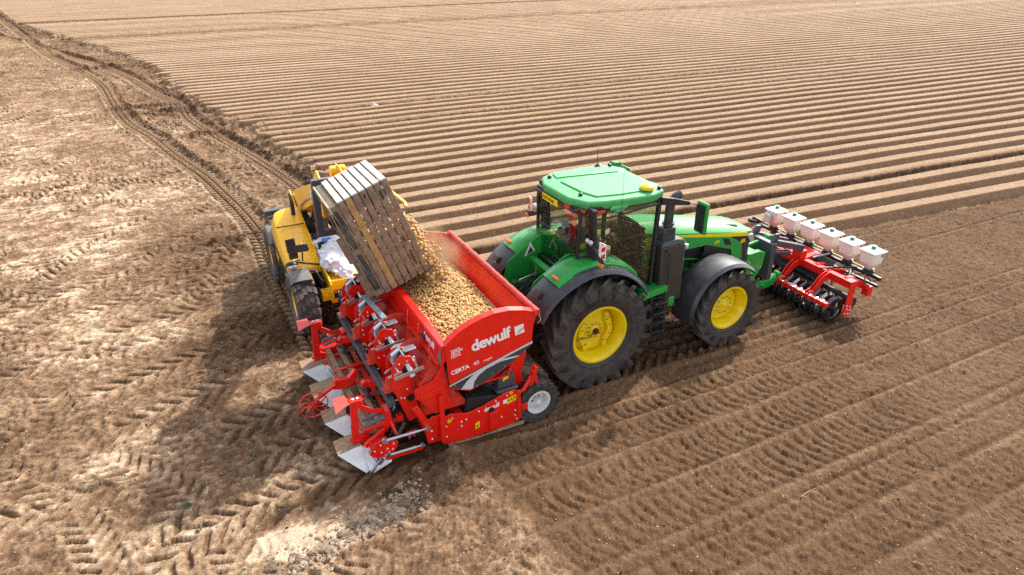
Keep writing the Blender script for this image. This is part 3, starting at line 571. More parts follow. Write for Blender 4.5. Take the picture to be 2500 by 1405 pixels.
for sy in (-1, 1):
    y = sy * .468; a, b = (y - .006, y + .006)
    MB().prism([(1.42, 2.30), (1.42, 2.09), (1.75, 2.09), (1.9, 2.19), (4.0, 1.86), (4.04, 1.865), (4.0, 1.945), (1.7, 2.29)], 'xz', a, b).build('hood_stripe', M_['yellow'], tr)
    MB().prism([(1.42, 2.09), (1.42, 1.7), (2.1, 1.78), (2.38, 1.87), (2.94, 1.87), (3.62, 1.64), (3.68, 1.2), (3.96, 1.2), (3.89, 1.72), (3.56, 1.93), (2.3, 2.155), (2.2, 2.13), (2.0, 1.97), (1.8, 2.05)], 'xz', sy * .474 - .008, sy * .474 + .008).build('side_panel', M_['green'], tr, bevel=.004)
    MB().prism([(3.35, 1.93), (3.52, 1.89), (3.6, 1.74), (3.42, 1.79)], 'xz', sy * .486 - .002, sy * .486 + .002).build('side_vent', M_['dark'], tr)
    MB().prism([(2.95, 1.9), (3.66, 1.66), (3.66, 1.38), (3.3, 1.42), (2.9, 1.62)], 'xz', sy * .44 - .01, sy * .44 + .01).build('side_screen', M_['black'], tr, bevel=.004)
    MB().prism([(4.04, 1.86), (4.2, 1.86), (4.26, 1.69), (4.16, 1.68)], 'xz', sy * .30, sy * .452).build('headlight', M_['lens'], tr, bevel=.008)
m = MB(); m.loft([[(x, -h_, z0), (x, -h_, z1), (x, h_, z1), (x, h_, z0)] for x, h_, z0, z1 in ((3.7, .462, 1.1, 1.95), (4.05, .448, 1.1, 1.86), (4.2, .38, 1.1, 1.85), (4.24, .3, 1.12, 1.84))]); m.build('grille', M_['black'], tr, bevel=.01)
m = MB(); t = text_mb('8R', .115, side_M(4.0 - .13, -.466, 1.715, 8), .002, .003); m.add(t.v, t.f); t = text_mb('370', .085, side_M(3.14, -.484, 1.84, 9), .002, .003); m.add(t.v, t.f); m.build('hood_lettering', M_['yletter'], tr)
# cab frame
P4 = dict(A=[(1.32, .80, 1.5), (1.36, .80, 3.2)], B=[(-.02, .80, 2.3), (-.05, .80, 3.2)], C=[(-.45, .60, 2.0), (-.18, .56, 3.2)])
m = MB()
for sy in (-1, 1):
    m.bar((1.33, sy * .80, 1.42), (1.38, sy * .80, 3.24), .06, .085, up=(0, 1, 0)); m.bar((.02, sy * .80, 2.28), (-.05, sy * .80, 3.26), .07, .27, up=(0, 1, 0))
    m.tube([(1.34, sy * .81, 1.5), (.95, sy * .81, 1.62), (.75, sy * .81, 1.82), (.55, sy * .81, 2.08), (.3, sy * .81, 2.28), (0, sy * .81, 2.36)], .03, 6)
    m.bar((1.4, sy * .80, 3.2), (-.1, sy * .80, 3.22), .06, .1); m.bar((-.22, sy * .7, 2.0), (-.2, sy * .72, 3.2), .05, .05); m.bar((-.22, sy * .7, 2.35), (0, sy * .8, 2.35), .05, .05)
    m.prism([(1.35, 1.5), (.95, 1.62), (.75, 1.82), (.5, 2.1), (.5, 1.25), (1.35, 1.25)], 'xz', sy * .72, sy * .80)
m.bar((1.42, -.8, 3.2), (1.42, .8, 3.2), .06, .1); m.bar((-.22, -.72, 3.2), (-.22, .72, 3.2), .05, .1); m.bar((-.3, -.6, 1.95), (-.3, .6, 1.95), .06, .08); m.box((.55, 0, 1.28), (1.7, 1.5, .08)); m.box((1.42, 0, 1.9), (.06, .8, 1.2))
m.build('cab_frame', M_['black'], tr, bevel=.008)
m = MB()
for sy in (-1, 1):
    y = sy * .802; m.prism([(1.33, 1.55), (.97, 1.66), (.78, 1.85), (.56, 2.1), (.3, 2.3), (.06, 2.36), (-.0, 3.18), (1.35, 3.18)], 'xz', y - .003, y + .003)
    m.add([(-.05, sy * .78, 2.35), (-.24, sy * .69, 2.35), (-.21, sy * .70, 3.18), (-.07, sy * .78, 3.18)], [(0, 1, 2, 3)])
m.prism([(-.6, 2.0), (-.4, 1.93), (.4, 1.93), (.6, 2.0), (.69, 2.3), (.70, 3.18), (-.70, 3.18), (-.69, 2.3)], 'yz', -.262, -.256)
m.prism([(-.44, 1.9), (-.3, 1.62), (.3, 1.62), (.44, 1.9), (.76, 2.2), (.78, 3.18), (-.78, 3.18), (-.76, 2.2)], 'yz', 1.44, 1.446)
m.build('cab_glass', M_['glass'], tr)
# roof
RO = [(-.28, -.42), (-.29, .42), (-.12, .76), (.2, .92), (1.2, .92), (1.42, .78), (1.55, .5), (1.50, .36), (1.50, -.36), (1.55, -.5), (1.44, -.82), (1.16, -.93), (.55, -.90), (.2, -.85), (-.1, -.76)]
def scal(P, f, cx=.62, cy=0): return [(cx + (x - cx) * f, cy + (y - cy) * f) for x, y in P]
m = MB(); m.loft([[(x, y, 3.20) for x, y in scal(RO, .965)], [(x, y, 3.245) for x, y in scal(RO, .99)], [(x, y, 3.335) for x, y in RO], [(x, y, 3.365) for x, y in scal(RO, .975)], [(x, y, 3.375) for x, y in scal(RO, .9)]])
m.prism([(.25, -.92), (.62, -.92), (.46, -.90), (.40, -.86)], 'xy', 3.2, 3.25); m.loft([[(.30, -.91, 3.26), (.62, -.925, 3.26), (.62, -.86, 3.26), (.30, -.86, 3.26)], [(.43, -.905, 3.10), (.49, -.905, 3.10), (.49, -.86, 3.10), (.43, -.86, 3.10)]])
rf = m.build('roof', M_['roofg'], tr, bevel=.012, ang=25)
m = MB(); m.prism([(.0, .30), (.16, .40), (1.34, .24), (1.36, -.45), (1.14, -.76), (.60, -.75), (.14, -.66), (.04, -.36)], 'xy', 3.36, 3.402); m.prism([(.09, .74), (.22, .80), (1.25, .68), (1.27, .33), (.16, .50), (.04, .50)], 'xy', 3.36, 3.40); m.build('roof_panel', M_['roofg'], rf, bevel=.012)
m = MB(); m.lathe([(0, .0), (0, .125), (.03, .135), (.06, .125), (.085, .09), (.092, 0)], (1.13, -.74, 3.40), 'z', 28); m.build('receiver_dome', M_['yellow'], tr)
m = MB()
for (bx, by, bz) in ((-.05, -.46, 3.37), (1.36, -.78, 3.37), (1.33, .70, 3.37), (-.05, .6, 3.37)): m.lathe([(0, .03), (.02, .04), (.05, .035), (.065, 0)], (bx, by, bz), 'z', 12)
m.lathe([(0, .085), (.03, .08), (.06, .04), (.07, 0)], (1.12, .76, 3.37), 'z', 16); m.cyl((1.09, .76, 3.4), (1.08, .76, 3.75), .008, .004, 6); m.build('aerial', M_['black'], tr)
m = MB(); m.cyl((.49, -.93, 3.12), (.47, -.93, 3.98), .004, .003, 5); m.tube([(-.05, -.83, 3.06), (.15, -.88, 3.06), (.44, -.93, 3.1), (1.2, -.89, 3.14), (1.36, -.84, 3.14)], .018, 8); m.box((.48, -.93, 3.12), (.06, .04, .05)); m.build('grab_rail', M_['black'], tr)
m = MB(); m.box((1.56, .84, 3.36), (.17, .16, .08)); m.build('roof_light_box', M_['greend'], tr, bevel=.015)
m = MB(); m.box((-.25, 0, 3.185), (.1, 1.3, .05)); m.build('roof_valance', M_['black'], tr, bevel=.01)
m = MB(); m.bar((-.245, -.62, 3.2), (-.13, -.76, 3.2), .05, .04); m.box((-.28, -.42, 3.2), (.05, .15, .05)); m.box((.1, -.87, 3.19), (.16, .05, .05)); m.build('work_light', M_['redd'], tr, bevel=.006)
m = MB(); m.box((-.31, .12, 3.16), (.012, .52, .11)); pl = m.build('number_plate', M_['yletter'], tr)
m = MB()
for k, (dy, wd) in enumerate(((.21, .03), (.16, .035), (.10, .03), (.05, .03), (-.03, .035), (-.09, .03), (-.15, .035))): m.box((-.318, .12 + dy, 3.16), (.004, wd, .065))
t = text_mb('KV73 FNH', .085, Matrix.Translation((-.318, .35, 3.13)) @ Matrix.Rotation(R(-90), 4, 'Z') @ Matrix.Rotation(R(90), 4, 'X'), .002, .001); m = MB(); m.add(t.v, t.f); m.build('plate_marks', M_['blackl'], pl)
m = MB(); m.tube([(-.27, .35, 3.15), (-.28, .2, 2.9), (-.28, .38, 2.75)], .01, 6); m.build('rear_wiper', M_['black'], tr)
# fenders
def fender(sy, r0=1.20, cx=-.03, cz=1.02):
    sec = [(0, .50), (.035, .56), (.03, .8), (.02, 1.08), (-.02, 1.17), (-.07, 1.20), (-.09, 1.18), (-.045, 1.14), (-.01, 1.06), (0, .8), (-.02, .52)]
    m = MB(); rings = []
    for k in range(33):
        a = R(28 + (156 - 28) * k / 32); rr = r0 + .03 + .05 * ss(R(110), R(156), a)
        rings.append([(cx + (rr + dr) * math.cos(a), sy * y, cz + (rr + dr) * math.sin(a)) for dr, y in sec])
    m.loft(rings); m.build('rear_fender', M_['fend'], tr, ang=40)
    m = MB(); rings = []
    for k in range(22):
        a = R(40 + (126 - 40) * k / 21); rr = r0 + .075 + .03 * ss(R(110), R(156), a); yo = 1.02 - .1 * ss(R(70), R(42), a)
        if k > 17: yo = 1.06
        rings.append([(cx + (rr + dr) * math.cos(a), sy * y, cz + (rr + dr) * math.sin(a)) for dr, y in [(-.25, .50), (.0, .515), (.05, .56), (.055, .7), (.045, yo - .06), (.0, yo), (-.03, yo), (0, .7)]])
    m.loft(rings); m.build('fender_cover', M_['green'], tr, ang=50)
    m = MB(); m.prism([(-.3, 2.35), (-.95, 1.95), (-1.1, 1.5), (-.8, 1.3), (-.5, 1.2), (.1, 1.2), (.1, 2.3)], 'xz', sy * .49 - .012, sy * .49 + .012); m.build('inner_fender', M_['green'], tr, bevel=.006)
    for nm, a, y, sz, mt in (('tail_light', 122, .88, (.05, .17, .10), 'orange'), ('fender_lamp', 139, .80, (.12, .16, .10), 'fend')):
        aa = R(a); rr = r0 + .12
        m = MB(); m.box((cx + rr * math.cos(aa), sy * y, cz + rr * math.sin(aa)), sz, (0, 90 - a, 0)); o_ = m.build(nm, M_[mt], tr, bevel=.01)
        if nm == 'fender_lamp': MB().box((cx + (rr - .03) * math.cos(aa) - .05, sy * y, cz + (rr) * math.sin(aa) - .045), (.04, .08, .03)).build('lamp_lens', M_['orange'], o_)
for sy in (-1, 1): fender(sy)
MB().box((-.42, 0, 1.75), (.12, 1.0, .42), (0, -12, 0)).build('rear_panel', M_['green'], tr, bevel=.02)
# triangular badge on the far fender's inner wall
tb = MB(); tb.prism([(-.62, 1.98), (-.40, 2.06), (-.50, 2.24)], 'xz', .462, .472); tbo = tb.build('triangle_badge', M_['letter'], tr)
MB().prism([(-.58, 2.005), (-.44, 2.055), (-.50, 2.17)], 'xz', .458, .463).build('badge_marks', M_['decalg'], tbo)
# front fenders
for sy in (-1, 1):
    m = MB(); rings = []
    for k in range(25):
        a = R(52 + (190 - 52) * k / 24); rr = .90 + .03 * math.sin(k / 24 * math.pi)
        rings.append([(3.03 + (rr + dr) * math.cos(a), sy * y, .77 + (rr + dr) * math.sin(a)) for dr, y in [(0, .60), (.03, .64), (.045, .78), (.045, 1.0), (.03, 1.17), (-.02, 1.235), (-.045, 1.22), (0, 1.14), (.02, .98), (.02, .78), (-.02, .62)]])
    m.loft(rings); m.build('front_fender', M_['fend'], tr, ang=30)
# exhaust / aftertreatment stack (near side) and matching air intake (far side)
m = MB(); m.loft([[(x0, -.94, z), (x1, -.94, z), (x1, -.60, z), (x0, -.60, z)] for x0, x1, z in ((1.50, 2.02, 1.12), (1.46, 2.0, 1.4), (1.44, 1.98, 2.28))]); m.box((1.72, -.77, 1.1), (.4, .3, .3)); ex = m.build('aftertreatment_box', mat('brown_grey_shield', (0.042, 0.034, 0.03), 0.5, var=.1, dust=.1, dcol=(.08, .06, .05)), tr, bevel=.025)
m = MB(); m.loft([[(x, y, 2.28) for x, y in ((1.42, -.95), (2.0, -.95), (2.0, -.6), (1.42, -.6))], [(x, y, 2.36) for x, y in ((1.45, -.93), (1.95, -.92), (1.93, -.62), (1.45, -.62))], [(x, y, 2.38) for x, y in ((1.5, -.9), (1.8, -.9), (1.8, -.66), (1.5, -.66))]]); m.loft([[(x, y, z) for x, y in ((x0, -.88), (x1, -.88), (x1, -.66), (x0, -.66))] for x0, x1, z in ((1.47, 1.78, 2.36), (1.5, 1.76, 2.62))]); m.build('stack_shroud', M_['fend'], tr, bevel=.02)
m = MB(); m.tube([(1.66, -.77, 2.55), (1.66, -.77, 2.98), (1.68, -.77, 3.07), (1.76, -.77, 3.16), (1.86, -.77, 3.2)], [.085, .083, .083, .08, .075], 20, caps=False); m.tube([(1.66, -.77, 2.66), (1.66, -.77, 2.70)], [.115, .115], 20); m.cyl((1.80, -.77, 3.175), (1.85, -.77, 3.195), .068, n=16); m.build('exhaust_stack', M_['fend'], tr)
m = MB(); m.tube([(1.6, -.955, 1.5), (1.6, -.99, 1.52), (1.6, -.99, 2.2), (1.52, -.99, 2.24), (1.52, -.95, 2.2)], .011, 8); m.build('stack_handrail', M_['black'], tr)
# mirrors
for sy in (-1, 1):
    m = MB(); m.loft([[(x, sy * y + d_, z + e_) for d_, e_ in ((-w2, -h2), (w2, -h2), (w2, h2), (-w2, h2))] for x, y, z, w2, h2 in ((1.38, .84, 3.17, .04, .07), (1.6, .93, 3.15, .04, .06), (1.86, 1.03, 3.11, .025, .035))]); m.cyl((1.84, sy * 1.02, 3.11), (2.06, sy * 1.16, 3.08), .01, n=6); m.build('mirror_arm', M_['black'], tr, bevel=.008)
    m = MB(); m.prism([(2.02, 1.04), (2.02, 1.30), (2.05, 1.34), (2.10, 1.30), (2.10, 1.04)] if sy > 0 else [(2.02, -1.04), (2.02, -1.30), (2.05, -1.34), (2.10, -1.30), (2.10, -1.04)], 'xy', 2.56, 3.14); o_ = m.build('mirror', M_['green'], tr, bevel=.03)
    MB().box((2.012, sy * 1.17, 2.85), (.012, .22, .5)).build('mirror_face', M_['black'], o_, bevel=.003)
# warning boards at the rear corners
for sy in (-1, 1):
    y = sy * 1.25
    m = MB(); m.box((-.08, y, 2.66), (.012, .16, .28), (0, 0, sy * -8)); o_ = m.build('warning_board', M_['letter'], tr)
    m = MB()
    for k in (-1, 0): m.add([(-.089, y + sy * -.08, 2.60 + .13 * k), (-.089, y + sy * .08, 2.70 + .13 * k), (-.089, y + sy * .08, 2.775 + .13 * k), (-.089, y + sy * -.08, 2.675 + .13 * k)], [(0, 1, 2, 3)])
    m.add([(-.089, y - sy * .08, 2.73), (-.089, y + sy * .04, 2.80), (-.089, y - sy * .08, 2.80)], [(0, 1, 2)]); m.build('board_stripes', M_['redlens'], o_)
    m = MB(); m.bar((-.05, sy * .86, 2.62), (-.06, sy * 1.16, 2.5), .05, .06); m.bar((-.06, sy * 1.12, 2.52), (-.1, sy * 1.32, 2.44), .06, .1); m.build('marker_arm', M_['black'], tr, bevel=.01)
    MB().box((-.12, sy * 1.3, 2.43), (.05, .1, .07)).build('marker_lamp', M_['orange'], tr, bevel=.01)
    m = MB()
    for q in (.98, .88): m.sph((-.14, sy * q, 2.72), (.04, .05, .05), 10, 8)
    m.build('work_lamp', M_['lens'], tr)
    m = MB(); m.box((2.06, sy * .70, 2.05), (.1, .1, .14), (0, 0, 20)); m.box((2.06, sy * .66, 1.8), (.08, .1, .3)); m.build('lamp_housing', M_['black'], tr, bevel=.015); MB().box((2.14, sy * .76, 2.12), (.1, .1, .1), (0, 0, 20)).build('front_work_lamp', M_['lens'], tr, bevel=.02)
    MB().sph((2.1, sy * .72, 1.93), .03, 10, 8).build('indicator_lamp', M_['orange'], tr)
# steps, platform, tank
m = MB(); m.prism([(.86, -.72), (.92, -1.12), (1.62, -1.0), (1.62, -.72)], 'xy', 1.40, 1.52); 
for k in range(12): m.bar((.98 + .05 * k, -1.04, 1.524), (.98 + .05 * k, -.78, 1.524), .012, .01)
m.build('platform', M_['green'], tr, bevel=.006)
m = MB()
for x in (1.26, 1.58): m.bar((x, -1.0, 1.4), (x, -1.05, .62), .03, .05)
for k in range(4): m.box((1.42, -1.03, 1.22 - .2 * k), (.32, .14, .03)); m.box((1.42, -.98, 1.30 - .2 * k), (.3, .02, .03))
for x in (1.27, 1.57): m.tube([(x, -1.05, .62), (x, -1.1, .5), (x, -1.07, .38)], .014, 6)
m.box((1.42, -1.07, .39), (.3, .1, .025)); m.build('steps', M_['black'], tr, bevel=.004)
m = MB(); m.box((1.2, -.62, .95), (1.0, .36, .5)); m.box((1.2, .62, .95), (1.1, .4, .6)); m.build('fuel_tank', M_['black'], tr, bevel=.05)
MB().box((1.78, -.86, 1.12), (.14, .2, .2)).build('toolbox', M_['green'], tr, bevel=.02)
m = MB()
for (hx, hy) in ((1.0, -.88), (1.1, -.80)): m.lathe([(-.28, .02), (-.1, .025), (0, .04), (.06, .075), (.06, .065), (0, .0)], (hx, hy, 1.62), 'x', 16)
m.build('air_horn', M_['dark'], tr)
# interior
m = MB(); m.box((.28, 0, 1.62), (.5, .5, .3)); m.box((.28, 0, 1.82), (.5, .52, .14)); m.box((.04, 0, 2.2), (.14, .5, .72), (0, -8, 0)); m.box((.0, 0, 2.62), (.1, .3, .18)); m.build('seat', M_['seat'], tr, bevel=.03)
m = MB(); m.box((.4, -.36, 2.05), (.45, .12, .1)); m.box((1.25, 0, 1.75), (.2, .5, .7)); m.bar((1.2, 0, 2.0), (.95, 0, 2.28), .05, .05); m.build('console', M_['black'], tr, bevel=.02)
m = MB(); 
for (x, y, z) in ((.72, -.46, 2.62), (.95, -.48, 2.66), (.62, -.5, 2.4)): m.box((x, y, z), (.03, .2, .14), (0, 0, 30))
for k in range(5): m.box((1.27, -.62 + .02 * k, 2.3 - .12 * k), (.03, .12, .07))
m.build('monitors', M_['slate'], tr, bevel=.006)
m = MB(); m.lathe([(.0, .17), (.014, .186), (.0, .2), (-.014, .186)], (.0, 0, 0), 'z', 28, close=True); m.box((0, 0, 0), (.36, .03, .02)); m.xform(Matrix.Translation((.92, 0, 2.3)) @ Matrix.Rotation(R(-38), 4, 'Y')); m.build('steering_wheel', M_['black'], tr)
# rear linkage
m = MB()
for sy in (-1, 1):
    m.bar((-.35, sy * .28, 1.5), (-.95, sy * .33, 1.55), .1, .1); m.bar((-.95, sy * .33, 1.55), (-.98, sy * .36, .85), .06, .06); m.bar((-.3, sy * .3, .6), (-1.25, sy * .42, .62), .1, .06); m.cyl((-.9, sy * .33, 1.6), (-.9, sy * .33, 1.46), .07, n=12)
    m.bar((-.4, sy * .2, 1.3), (-.4, sy * .2, .6), .1, .1)
m.bar((-.4, 0, 1.3), (-1.2, 0, 1.35), .07, .07); m.build('rear_linkage', M_['greend'], tr, bevel=.01)
m = MB(); random.seed(3)
for k in range(9):
    y = -.3 + .075 * k; m.tube([(-.42, y, 1.6), (-.62, y + random.uniform(-.05, .05), 1.66 + random.uniform(-.05, .1)), (-.95, y * .6, 1.45 + random.uniform(-.1, .1)), (-1.3, y * .4, 1.25)], .012, 6)
m.build('hydraulic_hoses', M_['black'], tr)
m = MB(); m.bar((-.6, .1, 1.78), (-1.0, -.05, 1.8), .03, .03); m.bar((-.7, -.15, 1.4), (-1.1, -.2, 1.42), .03, .03); m.box((-.6, .05, 1.85), (.03, .03, .2)); m.build('coupling_rods', M_['steel'], tr)
# front linkage and weight bracket
for sy in (-1, 1):
    MB().prism([(4.28, 1.33), (4.62, 1.35), (4.76, 1.28), (4.74, .98), (4.52, .62), (4.22, .62), (4.12, .9)], 'xz', sy * .30 - .06, sy * .30 + .06).build('front_bracket', M_['green'], tr, bevel=.012)
    m = MB(); m.prism([(4.30, .62), (4.6, .5), (4.85, .40), (5.1, .45), (5.32, .66), (5.22, .72), (5.0, .60), (4.75, .60), (4.5, .72)], 'xz', sy * .36 - .04, sy * .36 + .04); m.cyl((4.8, sy * .3, .49), (4.8, sy * .42, .49), .05, n=14); m.cyl((5.24, sy * .29, .68), (5.24, sy * .43, .68), .06, n=14); m.build('lift_arm', M_['green'], tr, bevel=.008)
m = MB(); m.box((4.42, 0, 1.0), (.34, .5, .66)); m.box((4.2, 0, .75), (.4, .4, .3)); m.build('front_hitch_frame', M_['greend'], tr, bevel=.02)
m = MB(); m.bar((4.5, .02, 1.32), (5.22, .02, 1.42), .06, .06); m.cyl((5.16, -.06, 1.42), (5.16, .1, 1.42), .07, n=12); m.build('top_link', M_['green'], tr, bevel=.006)
# driver
def person_driver():
    P = [(0.30, -.02, 1.95), (.27, -.02, 2.15), (.26, -.02, 2.38), (.28, -.02, 2.52), (.33, -.02, 2.62), (.36, -.02, 2.73), (.35, -.02, 2.83),
         (.28, .17, 2.47), (.40, .26, 2.24), (.62, .2, 2.22), (.72, .17, 2.26), (.28, -.21, 2.47), (.42, -.3, 2.24), (.66, -.22, 2.22), (.76, -.19, 2.27),
         (.34, .1, 1.93), (.72, .13, 1.98), (.82, .13, 1.62), (.80, .13, 1.42), (.95, .13, 1.38), (.34, -.14, 1.93), (.72, -.17, 1.98), (.82, -.17, 1.62), (.80, -.17, 1.42), (.95, -.17, 1.38)]
    E_ = [(0, 1), (1, 2), (2, 3), (3, 4), (4, 5), (5, 6), (3, 7), (7, 8), (8, 9), (9, 10), (3, 11), (11, 12), (12, 13), (13, 14), (0, 15), (15, 16), (16, 17), (17, 18), (18, 19), (0, 20), (20, 21), (21, 22), (22, 23), (23, 24)]
    Rr = [.14, .14, .16, .13, .06, .09, .075, .075, .05, .035, .03, .075, .05, .035, .03, .10, .08, .055, .045, .04, .10, .08, .055, .045, .04]
    me = bpy.data.meshes.new('person'); me.from_pydata([Vector(p) - Vector((.3, -.02, 1.95)) for p in P], E_, []); o = bpy.data.objects.new('person', me); link(o, None, (.3, -.02, 1.95))
    o.modifiers.new('skin', 'SKIN'); sk = me.skin_vertices[0]
    for i, r_ in enumerate(Rr): sk.data[i].radius = (r_, r_ * (1.15 if i in (1, 2, 3) else 1))
    sk.data[0].use_root = True; s_ = o.modifiers.new('sub', 'SUBSURF'); s_.levels = 2; s_.render_levels = 2; me.materials.append(M_['skin'])
    # material by height via separate clothing children is kept simple: sweater shell and jeans shell
    dg = bpy.context.evaluated_depsgraph_get(); bpy.context.view_layer.update(); ev = bpy.data.meshes.new_from_object(o.evaluated_get(dg)); o.modifiers.clear(); 
    for p in ev.polygons: p.use_smooth = True
    o.data = ev; ev.materials.clear(); 
    for q in ('skin', 'jersey', 'hivis', 'jeans'): ev.materials.append(M_[q])
    for p in ev.polygons:
        c = p.center; x, y, z = c.x + .3, c.y - .02, c.z + 1.95
        arm = abs(y + .02) > .13 and x > .3 and z > 2.1
        if z > 2.61 or (x > .66 and z > 2.17): i = 0
        elif z < 2.04: i = 3
        elif 2.2 < z < 2.32 and not arm: i = 2
        else: i = 1
        p.material_index = i
    for p in ev.polygons:
        if p.center.z + 1.95 < 1.45: p.material_index = 3
    h = MB(); h.sph((.34, -.02, 2.84), (.10, .09, .085), 14, 10); h.build('hair', M_['hair'], o)
    f = MB(); f.sph((.455, -.02, 2.77), (.02, .014, .022), 8, 6); f.sph((.40, .075, 2.78), (.02, .012, .03), 8, 6); f.sph((.40, -.115, 2.78), (.02, .012, .03), 8, 6)
    f.build('nose_and_ears', M_['skin'], o)
    e_ = MB(); e_.sph((.435, .015, 2.80), .01, 8, 6); e_.sph((.435, -.055, 2.80), .01, 8, 6); e_.box((.44, -.02, 2.735), (.012, .045, .008)); e_.build('eyes_and_mouth', M_['dark'], o)
    fg = MB()
    for sy, hx, hz in ((1, .74, 2.275), (-1, .78, 2.285)):
        yb = sy * .18 - .02
        for k in range(4): fg.tube([(hx, yb + (k - 1.5) * .018, hz), (hx + .045, yb + (k - 1.5) * .02, hz + .012), (hx + .065 - .004 * abs(k - 1.3), yb + (k - 1.5) * .02, hz - .012)], .0085, 6)
        fg.tube([(hx - .01, yb - sy * .03, hz), (hx + .03, yb - sy * .05, hz + .005)], .009, 6)
    fg.build('fingers', M_['skin'], o)
    return tag(o, 'driver in a green sweater with a yellow band seated in the tractor cab', 'person')
person_driver()
# ================================================================ POTATO PLANTER
pt = thing('potato_planter', 'red four-row potato planter with a full hopper behind the green tractor', 'planter', (-2.6, 0, 0))
YS = 1.72
# hopper end panels
def arch(n=12):
    return [(-3.11 + 1.55 * (i / n), 1.93 + 0.355 * math.sin(math.pi * min(1, (i / n) * 1.02) ** .8 * .62) * 1.0) for i in range(n + 1)]
ARC = [(-3.11, 1.95), (-3.02, 2.03), (-2.88, 2.13), (-2.7, 2.21), (-2.5, 2.27), (-2.3, 2.30), (-2.05, 2.29), (-1.8, 2.23), (-1.57, 2.14)]
for sy in (-1, 1):
    m = MB(); m.prism([(-3.06, 1.17), (-3.11, 1.95)] + ARC[1:] + [(-1.63, 1.92), (-1.66, 1.57), (-1.95, 1.36), (-2.35, 1.15), (-2.73, 1.03)], 'xz', sy * YS - .012, sy * YS + .012)
    o_ = m.build('end_panel', M_['red'], pt, bevel=.004)
    m = MB()                                             # rolled top flange leaning inward
    for i in range(len(ARC) - 1):
        (x0, z0), (x1, z1) = ARC[i], ARC[i + 1]; m.add([(x0, sy * (YS + .014), z0), (x1, sy * (YS + .014), z1), (x1, sy * (YS - .085), z1 + .018), (x0, sy * (YS - .085), z0 + .018), (x0, sy * (YS + .014), z0 - .02), (x1, sy * (YS + .014), z1 - .02)], [(0, 1, 2, 3), (4, 5, 1, 0)])
    m.build('panel_flange', M_['red'], pt)
    y = sy * (YS + .0135)
    dm = MB(); dm.prism([(-3.065, 1.25), (-2.55, 1.41), (-2.2, 1.50), (-1.645, 1.60), (-1.66, 1.57), (-1.95, 1.375), (-2.35, 1.17), (-2.72, 1.05), (-3.045, 1.185)], 'xz', y - .001, y + .0012); dm.build('swoosh_decal', M_['decalg'], o_)
    y = sy * (YS + .0165); dm = MB()
    dm.prism([(-3.07, 1.235), (-2.55, 1.39), (-2.1, 1.515), (-1.645, 1.635), (-1.643, 1.60), (-2.1, 1.48), (-2.5, 1.375), (-3.065, 1.215)], 'xz', y - .001, y + .0012)
    dm.prism([(-2.88, 1.11), (-2.78, 1.23), (-2.66, 1.32), (-2.5, 1.395), (-2.2, 1.46), (-1.87, 1.44), (-1.9, 1.415), (-2.2, 1.42), (-2.45, 1.355), (-2.58, 1.28), (-2.66, 1.18), (-2.68, 1.075), (-2.72, 1.06)], 'xz', y + .0013, y + .0028); dm.build('silver_decal', M_['decals'], o_)
    if sy < 0:
        L_ = MB(); t = text_mb('dewulf', .262, side_M(-2.68, -YS - .0135, 1.735, 8), .002, .008, spacing=.93); L_.add(t.v, t.f)
        t = text_mb('CERTA', .098, side_M(-3.03, -YS - .0135, 1.415, 9), .0015, .003); L_.add(t.v, t.f); t = text_mb('40', .098, side_M(-2.66, -YS - .0135, 1.472, 9), .0015, 0); L_.add(t.v, t.f); t = text_mb('integral', .05, side_M(-2.50, -YS - .0135, 1.497, 9), .0015, 0, shear=.25); L_.add(t.v, t.f)
        for (xx, zz, s_, tx) in ((-3.02, 1.83, .028, 'Supported by'), (-3.02, 1.79, .045, 'AgriSupply'), (-3.02, 1.74, .045, 'GROUP'), (-3.02, 1.71, .024, 'for your farming')):
            t = text_mb(tx, s_, side_M(xx, -YS - .0135, zz, 9), .0015, .001); L_.add(t.v, t.f)
        L_.build('panel_lettering', M_['letter'], o_)
        q = MB(); q.add([(-.0, 0, 0), (.16, 0, 0), (.16, 0, .16), (0, 0, .16)], [(0, 1, 2, 3)], Matrix.Translation((-1.945, -YS - .014, 1.815)) @ Matrix.Rotation(R(-8), 4, 'Y')); lg = q.build('logo_square', M_['letter'], o_)
        q = MB(); pts = [Vector((-1.94 + .16 * u, -YS - .0155, 1.825 + .022 * u * 1 + .13 * (u ** .6) * .8)) for u in np.linspace(.15, 1, 9)]
        q.tube(pts, .006, 5); pts = [Vector((-1.90 + .12 * u, -YS - .0155, 1.825 + .09 * (u ** .5))) for u in np.linspace(0.02, 1, 7)]; q.tube(pts, .005, 5); q.build('logo_curve', M_['red'], lg)
    b = MB()
    for (x, z) in ((-2.98, 1.21), (-2.35, 1.24), (-1.78, 1.5), (-2.62, 1.1), (-1.9, 1.43), (-2.14, 1.32)): b.cyl((x, sy * (YS + .01), z), (x, sy * (YS + .024), z), .012, n=8)
    b.build('panel_bolts', M_['steel'], o_)
